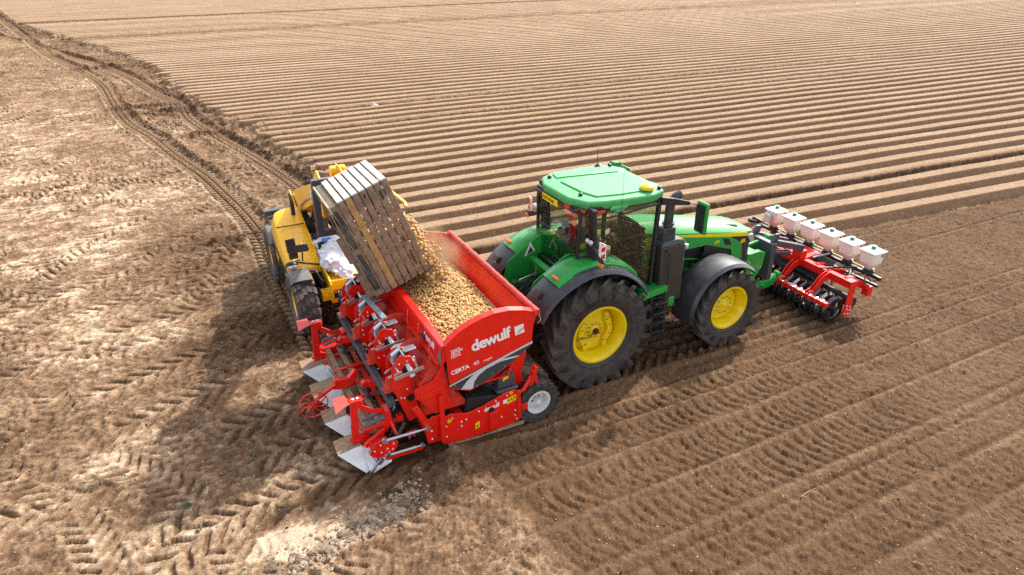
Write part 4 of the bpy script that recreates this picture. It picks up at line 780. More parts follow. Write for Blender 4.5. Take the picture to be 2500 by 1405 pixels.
# hopper walls: front (towards tractor) and rear, floor, front tarp roll
m = MB(); m.prism([(-1.60, 2.10), (-1.74, 1.74), (-1.82, 1.72), (-2.05, 1.1), (-2.08, 1.1), (-1.85, 1.76), (-1.78, 1.78), (-1.64, 2.12)], 'xz', -YS + .012, YS - .012); m.build('front_wall', M_['red'], pt, bevel=.003)
m = MB(); m.prism([(-3.15, 1.93), (-3.05, 1.90), (-3.02, 1.75), (-2.75, 1.1), (-2.79, 1.1), (-3.06, 1.72), (-3.16, 1.60), (-3.18, 1.61)], 'xz', -YS + .012, YS - .012); m.box((-3.16, 0, 1.745), (.02, 3.4, .36)); m.build('rear_wall', M_['red'], pt, bevel=.003)
m = MB(); m.bar((-3.21, -YS + .02, 1.66), (-3.21, YS - .02, 1.66), .07, .04); m.bar((-3.10, -YS + .02, 1.935), (-3.10, YS - .02, 1.935), .11, .012); m.build('rear_rail', M_['red'], pt, bevel=.004)
m = MB(); m.box((-2.4, 0, 1.09), (.75, 3.4, .03)); m.build('hopper_floor', M_['red'], pt)
m = MB(); rings = []; rnd = random.Random(5)
for k in range(60):
    y = -1.78 + 3.56 * k / 59; rr = .052 + rnd.uniform(-.003, .005); rings.append([(-1.585 + rr * math.cos(2 * math.pi * j / 14 + k * .12) * (1 + .05 * math.sin(k * 1.3)), y, 2.155 + rr * math.sin(2 * math.pi * j / 14 + k * .12)) for j in range(14)])
m.loft(rings); m.build('tarp_roll', mat('red_tarpaulin', (0.62, 0.03, 0.02), 0.5, var=.15, scale=14, dust=.35, dcol=(.5, .12, .08), bump=.5, bscale=12), pt, ang=60)
m = MB()                                                  # perforated grille in the front wall
for y0, n_ in ((1.2, 8), (.85, 3), (.35, 7), (-.15, 7), (-.65, 5), (-.95, 7), (-1.45, 5)):
    for k in range(n_): m.bar((-1.695, y0 + .045 * k, 1.86), (-1.655, y0 + .045 * k, 1.965), .018, .004, up=(0, 1, 0))
m.build('sight_slots', M_['dark'], pt)
m = MB(); m.tube([(-1.56, -1.77, 2.14), (-1.54, -1.80, 2.02), (-1.58, -1.77, 1.96)], .008, 6); m.build('tarp_strap', M_['steel'], pt)
# lettering on rear wall, reflectors, camera
L_ = MB(); t = text_mb('dewulf', .17, Matrix.Translation((-3.172, -.98, 1.74)) @ Matrix.Rotation(R(-90), 4, 'Z') @ Matrix.Rotation(R(90), 4, 'X'), .002, .005); L_.add(t.v, t.f); L_.build('rear_lettering', M_['letter'], pt)
MB().prism([(-1.52, 1.62), (-1.72, 1.62), (-1.72, 1.93)], 'yz', -3.185, -3.175).build('corner_bracket', M_['greyf'], pt)
MB().box((-3.19, -1.02, 1.76), (.06, .1, .09)).build('rear_camera', M_['black'], pt, bevel=.01)
m = MB()
for zz in (1.58, 1.46): m.tube([(-3.115, -1.76, zz), (-3.115, -1.79, zz), (-3.115, -1.79, zz - .09), (-3.115, -1.76, zz - .09)], .012, 6)
m.build('grab_handle', M_['black'], pt)
# body under the hopper: chutes, chain housings
m = MB(); m.prism([(-3.16, 1.58), (-3.0, 1.1), (-2.7, .72), (-3.45, .72), (-3.5, 1.3), (-3.3, 1.55)], 'xz', -1.62, 1.62); m.build('seed_trough', M_['redd'], pt, bevel=.01)
for k in range(5):
    y = -1.66 + .83 * k; MB().prism([(-3.12, 1.62), (-3.05, 1.1), (-3.42, .98), (-3.6, 1.12), (-3.6, 1.28), (-3.3, 1.36)], 'xz', y - .012, y + .012).build('divider_plate', M_['red'], pt, bevel=.004)
m = MB(); m.prism([(-3.12, 1.17), (-3.14, 1.25), (-3.52, 1.15), (-3.52, 1.05)], 'xz', -1.70, -1.42); m.prism([(-3.12, 1.17), (-3.52, 1.05), (-3.3, .75), (-3.0, .80)], 'xz', -1.68, -1.64); o_ = m.build('step_plate', M_['red'], pt, bevel=.006)
m = MB()
for x in (-3.26, -3.40): m.bar((x, -1.67, 1.205 + (x + 3.26) * .27 + .012), (x, -1.45, 1.205 + (x + 3.26) * .27 + .012), .06, .006)
m.build('grip_tape', M_['fend'], o_)
random.seed(11)
m = MB()
for k in range(4):
    for j in range(26):
        s_ = random.uniform(.022, .032); m.sph((-3.34 + random.uniform(-.1, .14), 1.27 - .86 * k + random.uniform(-.3, .3), 1.33 + random.uniform(-.02, .06)), (s_ * 1.25, s_, s_ * .9), 8, 6)
m = None
for k in range(3):                                        # orange spring flaps hanging on the rear wall
    y = -1.35 + .5 * k; f = MB()
    for j in range(9): f.tube([(-3.20, y + random.uniform(-.04, .04), 1.62), (-3.24 + random.uniform(-.02, .02), y + random.uniform(-.06, .06), 1.5), (-3.26 + random.uniform(-.03, .03), y + random.uniform(-.07, .07), 1.42)], [.014, .016, .008], 6)
    f.build('rubber_flap', M_['orangeb'], pt)
    f = MB(); f.tube([(-3.2, y, 1.9), (-3.22, y + .01, 1.75), (-3.22, y, 1.63)], .006, 5); f.box((-3.215, y, 1.63), (.04, .12, .03)); f.build('flap_hanger', M_['steel'], pt)
# row units
def row_unit(y):
    P = lambda a: [(x, z) for x, z in a]
    m = MB(); m.prism([(-3.50, .6), (-3.44, 1.5), (-3.55, 1.74), (-3.72, 1.78), (-3.85, 1.62), (-3.88, 1.25), (-3.75, .9), (-3.65, .55)], 'xz', y - .16, y - .145); m.prism([(-3.50, .6), (-3.44, 1.5), (-3.55, 1.74), (-3.72, 1.78), (-3.85, 1.62), (-3.88, 1.25), (-3.75, .9), (-3.65, .55)], 'xz', y + .11, y + .125)
    m.prism([(-3.52, .6), (-3.5, 1.2), (-3.78, 1.34), (-3.82, 1.2), (-3.72, .9), (-3.66, .58)], 'xz', y - .145, y + .11); u = m.build('row_unit', M_['red'], pt, bevel=.006)
    m = MB(); m.cyl((-3.62, y - .175, 1.52), (-3.62, y + .15, 1.52), .075, n=18); m.cyl((-3.60, y - .175, 1.0), (-3.6, y + .14, 1.0), .06, n=16); m.build('belt_roller', M_['dark'], u)
    m = MB(); m.prism([(-3.42, y + .13), (-3.42, y + .29), (-3.66, y + .29), (-3.74, y + .2), (-3.66, y + .13)], 'xy', 1.70, 1.715); m.box((-3.5, y + .06, 1.735), (.2, .13, .012), (0, -8, 0)); m.build('cover_plate', M_['steel'], u, bevel=.004)
    m = MB(); m.prism([(-3.80, 1.72), (-3.68, 1.80), (-3.62, 1.74), (-3.66, 1.60), (-3.78, 1.56)], 'xz', y - .02, y + .06); m.build('sensor_shield', mat('pale_blue_steel', (.42, .56, .62), .35, .6, var=.08) if 'pb' not in M_ else M_['pb'], u, bevel=.01)
    m = MB(); m.bar((-3.86, y - .3, 1.50), (-3.40, y - .3, 1.58), .02, .05); m.bar((-3.80, y - .34, 1.62), (-3.80, y + .16, 1.62), .025, .025); m.bar((-3.66, y - .2, 1.79), (-3.66, y + .16, 1.79), .022, .022)
    m.bar((-3.9, y - .1, 1.42), (-3.72, y - .22, 1.55), .018, .03); m.bar((-3.9, y + .06, 1.40), (-3.72, y + .0, 1.55), .018, .03); m.build('crossbar', M_['steel'], u)
    m = MB(); m.cyl((-3.64, y - .06, 1.66), (-3.56, y - .24, 1.47), .045, n=14); m.cyl((-3.585, y - .24, 1.5), (-3.565, y - .28, 1.45), .055, n=14); m.cyl((-3.5, y - .1, 1.68), (-3.46, y - .16, 1.5), .03, n=10); m.build('vibrator_motor', M_['steel'], u, bevel=.004)
    m = MB(); m.box((-3.70, y - .03, 1.70), (.03, .04, .18), (0, 20, 10)); m.box((-3.62, y - .1, 1.74), (.04, .03, .14), (12, 0, 0)); m.box((-3.56, y + .1, 1.66), (.05, .04, .12)); m.build('clamp_block', M_['black'], u, bevel=.005)
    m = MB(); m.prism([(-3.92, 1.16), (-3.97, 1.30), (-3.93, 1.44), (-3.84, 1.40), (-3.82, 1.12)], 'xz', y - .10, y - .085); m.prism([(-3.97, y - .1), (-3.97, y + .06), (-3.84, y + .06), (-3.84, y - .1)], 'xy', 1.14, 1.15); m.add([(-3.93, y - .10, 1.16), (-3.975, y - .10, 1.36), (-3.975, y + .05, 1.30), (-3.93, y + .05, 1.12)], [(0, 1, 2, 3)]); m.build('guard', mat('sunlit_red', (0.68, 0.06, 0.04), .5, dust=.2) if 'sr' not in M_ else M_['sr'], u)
    b = MB(); rnd_ = random.Random(int(y * 100))
    for k in range(9): x, z = -3.5 - rnd_.uniform(0, .35), rnd_.uniform(.95, 1.7); b.cyl((x, y - .16, z), (x, y - .175, z), .012, n=6)
    b.build('unit_bolts', M_['letter'], u)
    m = MB(); m.tube([(-3.56, y - .26, 1.5), (-3.5, y - .32, 1.44), (-3.46, y - .28, 1.36), (-3.52, y - .22, 1.38), (-3.55, y - .26, 1.2), (-3.5, y - .2, .9)], .011, 6); m.tube([(-3.45, y - .15, 1.4), (-3.42, y - .1, 1.1), (-3.6, y + .1, .85)], .012, 6); m.build('cable', M_['black'], u)
    m = MB(); m.lathe([(0, .30), (.004, .31), (.008, .30), (.008, .10), (0, .10)], (-3.38, y + .2, 1.5), 'y', 28, close=True); m.build('cup_belt_disc', M_['redd'], u)
M_['pb'] = mat('pale_blue_steel', (.42, .56, .62), .35, .6, var=.08); M_['sr'] = mat('sunlit_red', (0.68, 0.06, 0.04), .5, dust=.2)  # sunlit copy of the red: sunlight painted into the colour
for y in (1.33, .46, -.40, -1.27): row_unit(y)
m = MB(); m.bar((-3.66, .62, 1.82), (-3.58, -.30, 1.82), .012, .09, up=(1, 0, 0)); m.build('link_strap', M_['pb'], pt)
m = MB(); m.bar((-3.92, 1.55, 1.04), (-3.92, -1.52, 1.04), .11, .11); o_ = m.build('tool_beam', M_['slate'], pt, bevel=.006)
b = MB()
for k in range(10): b.cyl((-3.92, 1.35 - .3 * k, 1.09), (-3.92, 1.35 - .3 * k, 1.098), .018, n=8)
b.build('beam_holes', M_['dark'], o_)
# side frames, front cross members and covers
for sy in (-1, 1):
    y = sy * YS
    m = MB(); m.prism([(-3.22, .16), (-3.24, .66), (-3.08, .70), (-2.78, .62), (-2.55, .66), (-2.15, .78), (-1.95, .80), (-1.86, .70), (-1.78, .32), (-1.74, .20), (-2.1, .12), (-2.45, .10), (-2.9, .12)], 'xz', y - .015, y + .015); sf = m.build('side_frame', M_['red'], pt, bevel=.005)
    m = MB(); m.bar((-3.22, y + sy * .03, .24), (-3.22, y + sy * .03, 1.08), .05, .07); m.box((-3.22, y + sy * .03, 1.09), (.06, .08, .03)); m.build('frame_post', M_['red'], pt, bevel=.006)
    m = MB(); m.prism([(-3.45, .22), (-3.5, .62), (-3.35, .72), (-3.2, .7), (-3.2, .2)], 'xz', y - sy * .05 - .012, y - sy * .05 + .012); m.bar((-1.88, y + sy * .03, .24), (-1.9, y + sy * .03, .78), .05, .06); m.box((-1.78, y + sy * .01, .42), (.12, .06, .12)); m.prism([(-2.42, .18), (-2.42, .50), (-2.28, .53), (-2.25, .2)], 'xz', y + sy * .018, y + sy * .06); m.build('frame_bracket', M_['red'], pt, bevel=.008)
    m = MB(); m.lathe([(0, .05), (.012, .05), (.012, 0)] if sy > 0 else [(0, .05), (-.012, .05), (-.012, 0)], (-2.38, y + sy * .016, .55), 'y', 18); m.build('grommet', M_['dark'], sf)
    b = MB(); rnd = random.Random(9)
    for (x, z) in ((-3.16, .3), (-3.16, .5), (-3.05, .62), (-2.9, .5), (-2.9, .42), (-2.82, .52), (-2.3, .7), (-2.1, .74), (-1.95, .3), (-1.95, .4), (-1.92, .22), (-2.6, .6), (-2.2, .35), (-3.4, .5), (-3.4, .35)): b.cyl((x, y + sy * .012, z), (x, y + sy * .032, z), .012, n=6)
    b.build('frame_bolts', M_['letter'], sf)
    m = MB(); m.box((-2.45, y + sy * .0, .09), (1.35, .03, .07)); m.build('skid_edge', M_['mud'], pt)
L_ = MB(); t = text_mb('dewulf', .105, side_M(-2.5, -YS - .0165, .545, 7), .002, .003, spacing=.95); L_.add(t.v, t.f); q = [(0, 0, 0), (.065, 0, 0), (.065, 0, .075), (0, 0, .075)]; L_.add([(-2.165 + a, -YS - .0168, .585 + c_ + a * .12) for a, b_, c_ in q], [(0, 1, 2, 3)]); L_.build('frame_lettering', M_['letter'], pt)
m = MB(); m.prism([(-2.10, .56), (-1.93, .60), (-1.93, .71), (-2.10, .67)], 'xz', -YS - .018, -YS - .0155); m.prism([(-2.66, .26), (-2.59, .28), (-2.59, .40), (-2.66, .38)], 'xz', -YS - .018, -YS - .0155); m.cyl((-2.02, -YS - .0155, .76), (-2.02, -YS - .018, .76), .03, n=18); m.cyl((-3.1, -YS - .0155, .58), (-3.1, -YS - .018, .58), .035, n=18); st = m.build('warning_sticker', M_['yletter'], pt)
m = MB()
for k in range(3): m.prism([(-2.085 + .05 * k, .615 + .01 * k), (-2.05 + .05 * k, .62 + .01 * k), (-2.065 + .05 * k, .665 + .01 * k)], 'xz', -YS - .0195, -YS - .0185)
m.box((-2.0, -YS - .019, .615), (.012, .001, .03)); m.box((-2.625, -YS - .019, .31), (.02, .001, .05)); m.box((-3.1, -YS - .019, .58), (.01, .001, .04)); m.box((-2.02, -YS - .019, .76), (.008, .001, .035)); m.build('sticker_marks', M_['blackl'], st)
m = MB(); m.bar((-2.9, -1.7, .55), (-2.9, 1.7, .55), .12, .12); m.bar((-1.9, -1.7, .5), (-1.9, 1.7, .5), .12, .12); m.bar((-3.44, -1.7, .5), (-3.44, 1.7, .5), .1, .1); m.bar((-2.4, -1.4, .55), (-2.75, -1.2, 1.05), .1, .1); m.bar((-2.4, 1.4, .55), (-2.75, 1.2, 1.05), .1, .1)
m.bar((-3.62, -1.66, .98), (-3.30, -1.66, .28), .06, .1); m.bar((-3.62, 1.66, .98), (-3.30, 1.66, .28), .06, .1); m.build('main_frame', M_['red'], pt, bevel=.01)
m = MB(); m.box((-2.42, -1.28, .62), (.75, .8, .32), (0, 12, 0)); m.box((-2.3, .6, .62), (.9, 1.8, .4)); m.build('drive_cover', M_['dark'], pt, bevel=.02)
m = MB(); m.loft([[(x0, -1.66, z), (x1, -1.66, z), (x1, -1.40, z), (x0, -1.40, z)] for x0, x1, z in ((-2.22, -1.9, .84), (-2.2, -1.92, 1.02), (-2.1, -1.97, 1.16))]); m.box((-2.06, -1.57, .80), (.38, .26, .06)); m.build('gearbox_cover', M_['slate'], pt, bevel=.015)
MB().prism([(-2.14, .98), (-2.03, 1.02), (-2.05, 1.10), (-2.12, 1.08)], 'xz', -1.668, -1.664).build('cover_sticker', M_['yletter'], pt)
m = MB(); m.prism([(-1.98, .75), (-1.9, 1.3), (-1.78, 1.42), (-1.62, 1.3), (-1.72, .9), (-1.62, .6), (-1.9, .6)], 'xz', -1.50, -1.46); m.prism([(-1.98, .75), (-1.9, 1.3), (-1.78, 1.42), (-1.62, 1.3), (-1.72, .9), (-1.62, .6), (-1.9, .6)], 'xz', 1.46, 1.50); m.build('headstock_plate', M_['red'], pt, bevel=.008)
m = MB(); m.tube([(-1.95, -1.66, .62), (-1.75, -1.68, .72), (-1.60, -1.68, .95)], .035, 10); m.bar((-1.66, -1.68, .78), (-1.56, -1.70, 1.12), .05, .11, up=(0, 1, 0)); m.bar((-1.52, -1.7, .72), (-1.6, -1.7, 1.05), .04, .05); m.build('wheel_arm', M_['red'], pt, bevel=.006)
for sy in (-1, 1): m = MB(); m.bar((-1.7, sy * .5, .9), (-1.15, sy * .45, .75), .12, .1); m.build('hitch_arm', M_['red'], pt, bevel=.01)
m = MB(); m.bar((-1.7, -.7, 1.2), (-1.7, .7, 1.2), .12, .12); m.bar((-1.7, 0, 1.2), (-1.15, 0, 1.35), .06, .06); m.build('headstock', M_['red'], pt, bevel=.01)
# gauge wheels: two lots of soil-caked tyres ahead of the frame
def small_wheel(x, y, r, wd, sy, outer):
    c = (x, y, r); w_ = MB(); w_.lathe([(sy * .0, .0), (sy * .0, .09), (sy * -.02, .17), (sy * -.08, .2)], c, 'y', 32); w_.cyl((x, y - wd * .4, r), (x, y + wd * .4, r), .05, n=12); wo = w_.build('gauge_wheel', M_['white'], pt)
    rm = MB(); h = wd / 2; rr = r * .53; rm.lathe([(sy * h * .84, rr - .025), (sy * h * .84, rr + .012), (sy * h * .7, rr - .012), (sy * h * .45, rr - .02), (-sy * h * .8, rr - .01), (-sy * h * .8, rr - .03), (sy * h * .4, rr - .035), (sy * h * .7, rr - .03)], c, 'y', 40, close=True); rm.build('rim', M_['white'], wo)
    tyre_mb(r, rr, wd, 16, .022, c, lugw=.42, seg=48, kink=1.3).build('tyre', M_['rubber'] if outer else M_['rubberd'], wo, ang=28)
    b = MB(); b.cyl((x, y, r), (x, y + sy * .035, r), .035, n=12)
    for k in range(4): t = k * math.pi / 2 + .5; b.cyl((x + .075 * math.cos(t), y, r + .075 * math.sin(t)), (x + .075 * math.cos(t), y + sy * .02, r + .075 * math.sin(t)), .012, n=8)
    b.build('wheel_bolts', M_['black'], wo)
for y, r in ((-1.60, .395), (-1.24, .42), (-.86, .42), (.86, .40), (1.24, .40), (1.60, .385)): small_wheel(-1.50, y, r, .31, -1 if y < 0 else 1, abs(y) > 1.5)
m = MB(); m.cyl((-1.5, -1.60, .39), (-1.5, -.6, .39), .035, n=12); m.cyl((-1.5, .6, .39), (-1.5, 1.60, .39), .035, n=12)
for y in (-1.42, -1.05, -.66, .66, 1.05, 1.42): m.bar((-1.5, y, .39), (-1.85, y, .6), .025, .09)
m.build('wheel_axle', M_['redd'], pt)
# ridging hood frame at the rear
for x, z in ((-4.28, .50), (-4.08, .50), (-3.88, .48)):
    MB().bar((x, -1.30, z), (x, 1.30, z), .075, .075).build('frame_tube', M_['redd'], pt, bevel=.006)
for y in (-1.30, -.45, .0, .5, 1.30):
    m = MB(); m.bar((-4.36, y, .53), (-3.78, y, .56), .06, .05, up=(0, 0, 1)); m.box((-3.76, y, .58), (.1, .09, .1)); m.build('clamp_arm', M_['red'], pt, bevel=.006)
m = MB(); m.prism([(-4.34, .40), (-3.95, .40), (-3.95, .42), (-4.34, .42)], 'xz', -1.26, 1.26); m.build('soil_layer', M_['mud'], pt)
for x, z in ((-4.28, .543), (-4.08, .543)): m = MB(); m.box((x, 0, z), (.082, 2.5, .012)); m.build('soil_crust', M_['mud'], pt)
for sy in (-1, 1):
    y = sy * 1.30
    m = MB(); m.prism([(-4.54, .36), (-4.50, 1.10), (-4.36, 1.14), (-4.30, 1.05), (-4.40, .98), (-4.42, .50), (-4.25, .42), (-4.3, .34)], 'xz', y - .035, y + .035); m.prism([(-4.38, 1.06), (-4.36, .92), (-4.15, .80), (-4.0, .78), (-4.0, .86), (-4.15, .88)], 'xz', y - .012, y + .012); m.box((-4.42, y, 1.14), (.22, .12, .02)); m.bar((-4.58, y, .42), (-4.4, y, .40), .08, .03); m.build('mast', M_['red'], pt, bevel=.006)
    yi = y - sy * .0
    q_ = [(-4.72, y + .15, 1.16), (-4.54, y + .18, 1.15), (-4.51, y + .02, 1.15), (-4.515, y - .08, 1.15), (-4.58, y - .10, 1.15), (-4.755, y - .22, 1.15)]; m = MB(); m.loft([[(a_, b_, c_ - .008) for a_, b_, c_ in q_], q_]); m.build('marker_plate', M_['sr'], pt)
    m = MB()
    for dy, dz in ((-.07, 0), (.06, .02)): m.cyl((-4.34, y + dy, .66 + dz), (-4.02, y + dy, .74 + dz), .028, n=12)
    m.build('tension_spring', mat('grey_spring', (.12, .13, .15), .4, .3) if 'gs' not in M_ else M_['gs'], pt); M_['gs'] = bpy.data.materials.get('grey_spring')
    m = MB(); m.prism([(-4.05, .55), (-4.0, .84), (-3.93, .86), (-3.9, .55)], 'xz', y - .1, y + .1); m.build('spring_bracket', M_['red'], pt, bevel=.005)
    b = MB()
    for (x, z) in ((-4.45, 1.155), (-4.38, 1.155)): b.cyl((x, y, z), (x, y, z + .012), .02, n=8)
    b.build('mast_bolts', M_['letter'], pt)
    # outer linkage plate, silver rams, skid bar
    yo = sy * 1.66
    m = MB(); m.prism([(-4.38, .34), (-4.28, .52), (-4.14, .56), (-3.92, .44), (-3.95, .34), (-4.12, .16), (-4.22, .2)], 'xz', yo - .015, yo + .015); m.box((-4.2, sy * 1.55, .42), (.3, .2, .05)); m.build('link_plate', M_['red'], pt, bevel=.005)
    b = MB()
    for (x, z) in ((-4.3, .4), (-4.2, .48), (-4.1, .5), (-4.0, .44), (-4.1, .38), (-4.2, .34), (-4.02, .34), (-4.14, .26), (-4.08, .3)): b.cyl((x, yo + sy * .012, z), (x, yo + sy * .03, z), .012, n=8)
    b.build('link_bolts', M_['letter'], pt)
    for (a_, c_) in (((-4.12, .56), (-3.45, .55)), ((-4.08, .27), (-3.55, .26))):
        m = MB(); y2 = yo + sy * .05; m.cyl((a_[0], y2, a_[1]), (a_[0] + (c_[0] - a_[0]) * .8, y2, a_[1] + (c_[1] - a_[1]) * .8), .026, n=14); m.cyl((a_[0], y2, a_[1]), (c_[0], y2, c_[1]), .015, n=10); m.lathe([(-.02, .02), (-.02, .042), (.02, .042), (.02, .02)], (a_[0] - .02, y2, a_[1]), 'y', 18, close=True); m.lathe([(-.02, .012), (-.02, .035), (.02, .035), (.02, .012)], (c_[0], y2, c_[1]), 'y', 16, close=True); m.build('turnbuckle', M_['steel'], pt)
    m = MB(); m.bar((-4.15, yo + sy * .02, .20), (-3.55, yo + sy * .02, .20), .03, .08); m.build('skid_bar', M_['red'], pt, bevel=.004)
    m = MB(); m.bar((-4.4, sy * 1.52, .42), (-3.9, sy * 1.30, .52), .06, .08); m.bar((-3.98, sy * 1.22, .84), (-3.9, sy * 1.5, .45), .04, .06); m.build('diagonal_brace', M_['red'], pt, bevel=.006)
# shares: pale wedge plates cutting the furrows, with soil-coated hood sheets between them
def share(y, near=False):
    m = MB(); A = (-4.80, y, .30); B = (-4.43, y + .02, .34); C_ = (-4.24, y - .1, .30); D_ = (-4.46, y - .27, .03); E_ = (-4.26, y - .22, .10); K = (-4.42, y - .10, .24)
    m.loft([[A, B, C_, E_, D_], [(p[0] + .004, p[1] + .03, p[2] - .012) for p in (A, B, C_, E_, D_)]]); m.build('share', M_['share'], pt, ang=20)
    m = MB(); m.loft([[K, (-4.36, y - .09, .29), E_, (-4.40, y - .26, .06)], [(p[0] - .004, p[1] - .03, p[2]) for p in (K, (-4.36, y - .09, .29), E_, (-4.40, y - .26, .06))]]); m.build('share_fold', M_['share'], pt)
    m = MB(); m.prism([(-4.44, .0), (-4.30, .04), (-4.16, .20), (-4.2, .26), (-4.32, .12)], 'xz', y - .30, y - .27); m.build('share_point', M_['steel'], pt)
    if near: m = MB(); m.loft([[(-4.36, y - .31, .02), (-4.20, y - .29, .24), (-4.05, y - .27, .22), (-4.06, y - .30, .12)], [(-4.36, y - .29, .02), (-4.20, y - .27, .24), (-4.05, y - .25, .22), (-4.06, y - .28, .12)]]); m.build('side_wing', M_['share'], pt)
    m = MB(); m.bar((-4.34, y - .06, .36), (-4.16, y, .44), .05, .04); m.prism([(-4.42, .34), (-4.12, .50), (-4.06, .46), (-4.14, .3)], 'xz', y - .03, y - .01); m.build('share_bracket', M_['red'], pt)
    m = MB(); q_ = [(-4.80, y + .01, .305), (-4.43, y + .03, .345), (-4.38, y + .34, .37), (-4.79, y + .33, .32)]; m.loft([[(a_, b_, c_ - .012) for a_, b_, c_ in q_], q_]); m.build('ridge_hood', M_['mud'], pt)
for y in (-1.40, -.56, .27, 1.11): share(y, y < -1.3)
# press-wheel on its arm
mw = MB(); cx, cy, cz = -4.88, -.2, .47; mw.lathe([(-.02, .235), (.0, .25), (.02, .235)], (cx, cy, cz), 'y', 40, close=True); o_ = mw.build('spoked_wheel', M_['redd'], pt)
m = MB(); m.cyl((cx, cy - .03, cz), (cx, cy + .03, cz), .03, n=12)
for k in range(10):
    t = 2 * math.pi * k / 10; m.bar((cx + .02 * math.cos(t), cy, cz + .02 * math.sin(t)), (cx + .15 * math.cos(t + .12), cy, cz + .15 * math.sin(t + .12)), .012, .03, up=(0, 1, 0)); m.bar((cx + .14 * math.cos(t + .12), cy, cz + .14 * math.sin(t + .12)), (cx + .24 * math.cos(t + .4), cy, cz + .24 * math.sin(t + .4)), .012, .025, up=(0, 1, 0))
m.build('spokes', M_['red'], o_)
m = MB(); m.bar((-4.84, -.14, .50), (-4.45, -.1, .68), .06, .05); m.prism([(-4.52, .60), (-4.46, .76), (-4.24, .74), (-4.12, .86), (-4.04, .82), (-4.14, .62), (-4.3, .56)], 'xz', -.12, -.02); m.build('wheel_bracket', M_['red'], pt, bevel=.006)
MB().box((-4.80, -.145, .53), (.08, .01, .06), (0, -25, 0)).build('bracket_sticker', M_['yletter'], pt)
# carrying arms, dampers, hoses, coulters under the beam
for y in (.95, -.55):
    m = MB(); m.bar((-4.08, y, .86), (-3.60, y - .12, .86), .08, .12); m.cyl((-4.08, y - .05, .86), (-4.08, y + .05, .86), .06, n=14); m.bar((-3.62, y - .14, .86), (-3.52, y - .16, .4), .08, .12); m.build('lift_arm', M_['red'], pt, bevel=.008)
    m = MB(); m.cyl((-4.06, y + .02, .82), (-4.04, y + .02, .52), .036, n=14); m.build('damper', M_['slate'], pt)
    m = MB()
    for q in range(3): m.tube([(-4.05, y + .05, .8), (-4.15 + .05 * q, y + .12, .72 - .08 * q), (-4.0, y - .05, .62), (-3.8, y - .1 - .1 * q, .78), (-3.7, y - .25, .66 + .06 * q)], .011, 6)
    m.build('hydraulic_hose', M_['black'], pt)
for k, y in enumerate((1.33, .9, .46, .03, -.40, -.83, -1.27)):
    m = MB(); m.lathe([(-.004, .0), (-.01, .17), (0, .2), (.01, .17), (.004, 0)], (0, 0, 0), 'y', 28); m.xform(Matrix.Translation((-3.78, y, .22)) @ Matrix.Rotation(R(16 if k % 2 else -16), 4, 'Z') @ Matrix.Rotation(R(8), 4, 'X')); m.build('covering_disc', M_['mud'] if k % 3 else M_['chrome'], pt)
    m = MB(); m.bar((-3.6, y, .55), (-3.78, y + .04, .24), .03, .05); m.build('disc_arm', M_['black'], pt)
    m = MB(); m.bar((-3.7, y - .08, .5), (-3.86, y - .12, .3), .012, .06); m.tube([(-3.8, y, .48), (-3.9, y - .05, .42), (-3.95, y - .02, .26)], .006, 5); m.build('scraper', M_['steel'], pt)
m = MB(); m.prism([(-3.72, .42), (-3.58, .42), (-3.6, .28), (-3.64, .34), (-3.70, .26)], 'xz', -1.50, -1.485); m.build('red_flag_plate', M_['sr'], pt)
# sensor arm with cable in the middle of the frame
m = MB(); m.tube([(-4.3, .06, .6), (-4.2, .0, .72), (-4.0, -.05, .82), (-3.8, -.1, .74), (-3.7, -.2, .6)], .014, 6); m.tube([(-4.28, .08, .66), (-4.1, .06, .66), (-4.0, -.02, .7)], .01, 6); m.build('sensor_cable', M_['black'], pt)
# ================================================================ POTATOES
def pot_mesh(i, r=.0265):
    rn = random.Random(i); b = MB(); b.sph((0, 0, 0), (r * rn.uniform(1.05, 1.4), r * rn.uniform(.9, 1.05), r * rn.uniform(.8, .95)), 10, 7)
    b.v = [tuple(Vector(p) * (1 + .09 * mnoise.noise(Vector(p) * 40 + Vector((i, 0, 0))))) for p in b.v]
    return b
PM = []
for i in range(6):
    b = pot_mesh(i); me = bpy.data.meshes.new('potato'); me.from_pydata(b.v, [], b.f); me.polygons.foreach_set('use_smooth', [True] * len(me.polygons)); PM.append(me)
potv = [mat('potato_skin_pale', (0.68, 0.42, 0.15), .65, var=.12, scale=10, dust=.2, dcol=(.34, .2, .1)), M_['pot'], mat('potato_skin_brown', (0.48, 0.28, 0.11), .7, var=.15, scale=10, dust=.35, dcol=(.25, .15, .08))]
for i, me in enumerate(PM): me.materials.append(potv[i % 3])
def heap(x, y):
    wx = (x + 3.0) / 1.15                               # 0 at rear wall, 1 at front wall
    z = 1.76 + .10 * math.sin(math.pi * min(max(wx, 0), 1)) + .12 * math.exp(-(((x + 2.2) / .5) ** 2 + ((y - .35) / .7) ** 2))
    z += .06 * math.exp(-((y + 1.1) / .5) ** 2) - .04 * (1 - wx)
    return z
rn = random.Random(4); pts = []
def bounds(y): return (-3.0 + 0, -1.86)
grid = {}
tries = 0
while len(pts) < 3900 and tries < 90000:
    tries += 1; x = rn.uniform(-3.02, -1.83); y = rn.uniform(-1.69, 1.69); k = (int(x / .05), int(y / .05)); ok = True
    for a in (-1, 0, 1):
        for b_ in (-1, 0, 1):
            for q in grid.get((k[0] + a, k[1] + b_), ()):
                if (q[0] - x) ** 2 + (q[1] - y) ** 2 < .0375 ** 2: ok = False
    if ok: grid.setdefault(k, []).append((x, y)); pts.append((x, y, heap(x, y) + rn.uniform(-.02, .022)))
cam_p = Vector(cam.location); pts.sort(key=lambda p: (Vector(p) - cam_p).length)
PLAB = 'tan seed potato on top of the heap in the red hopper'; PG = 'potatoes heaped in the planter hopper'
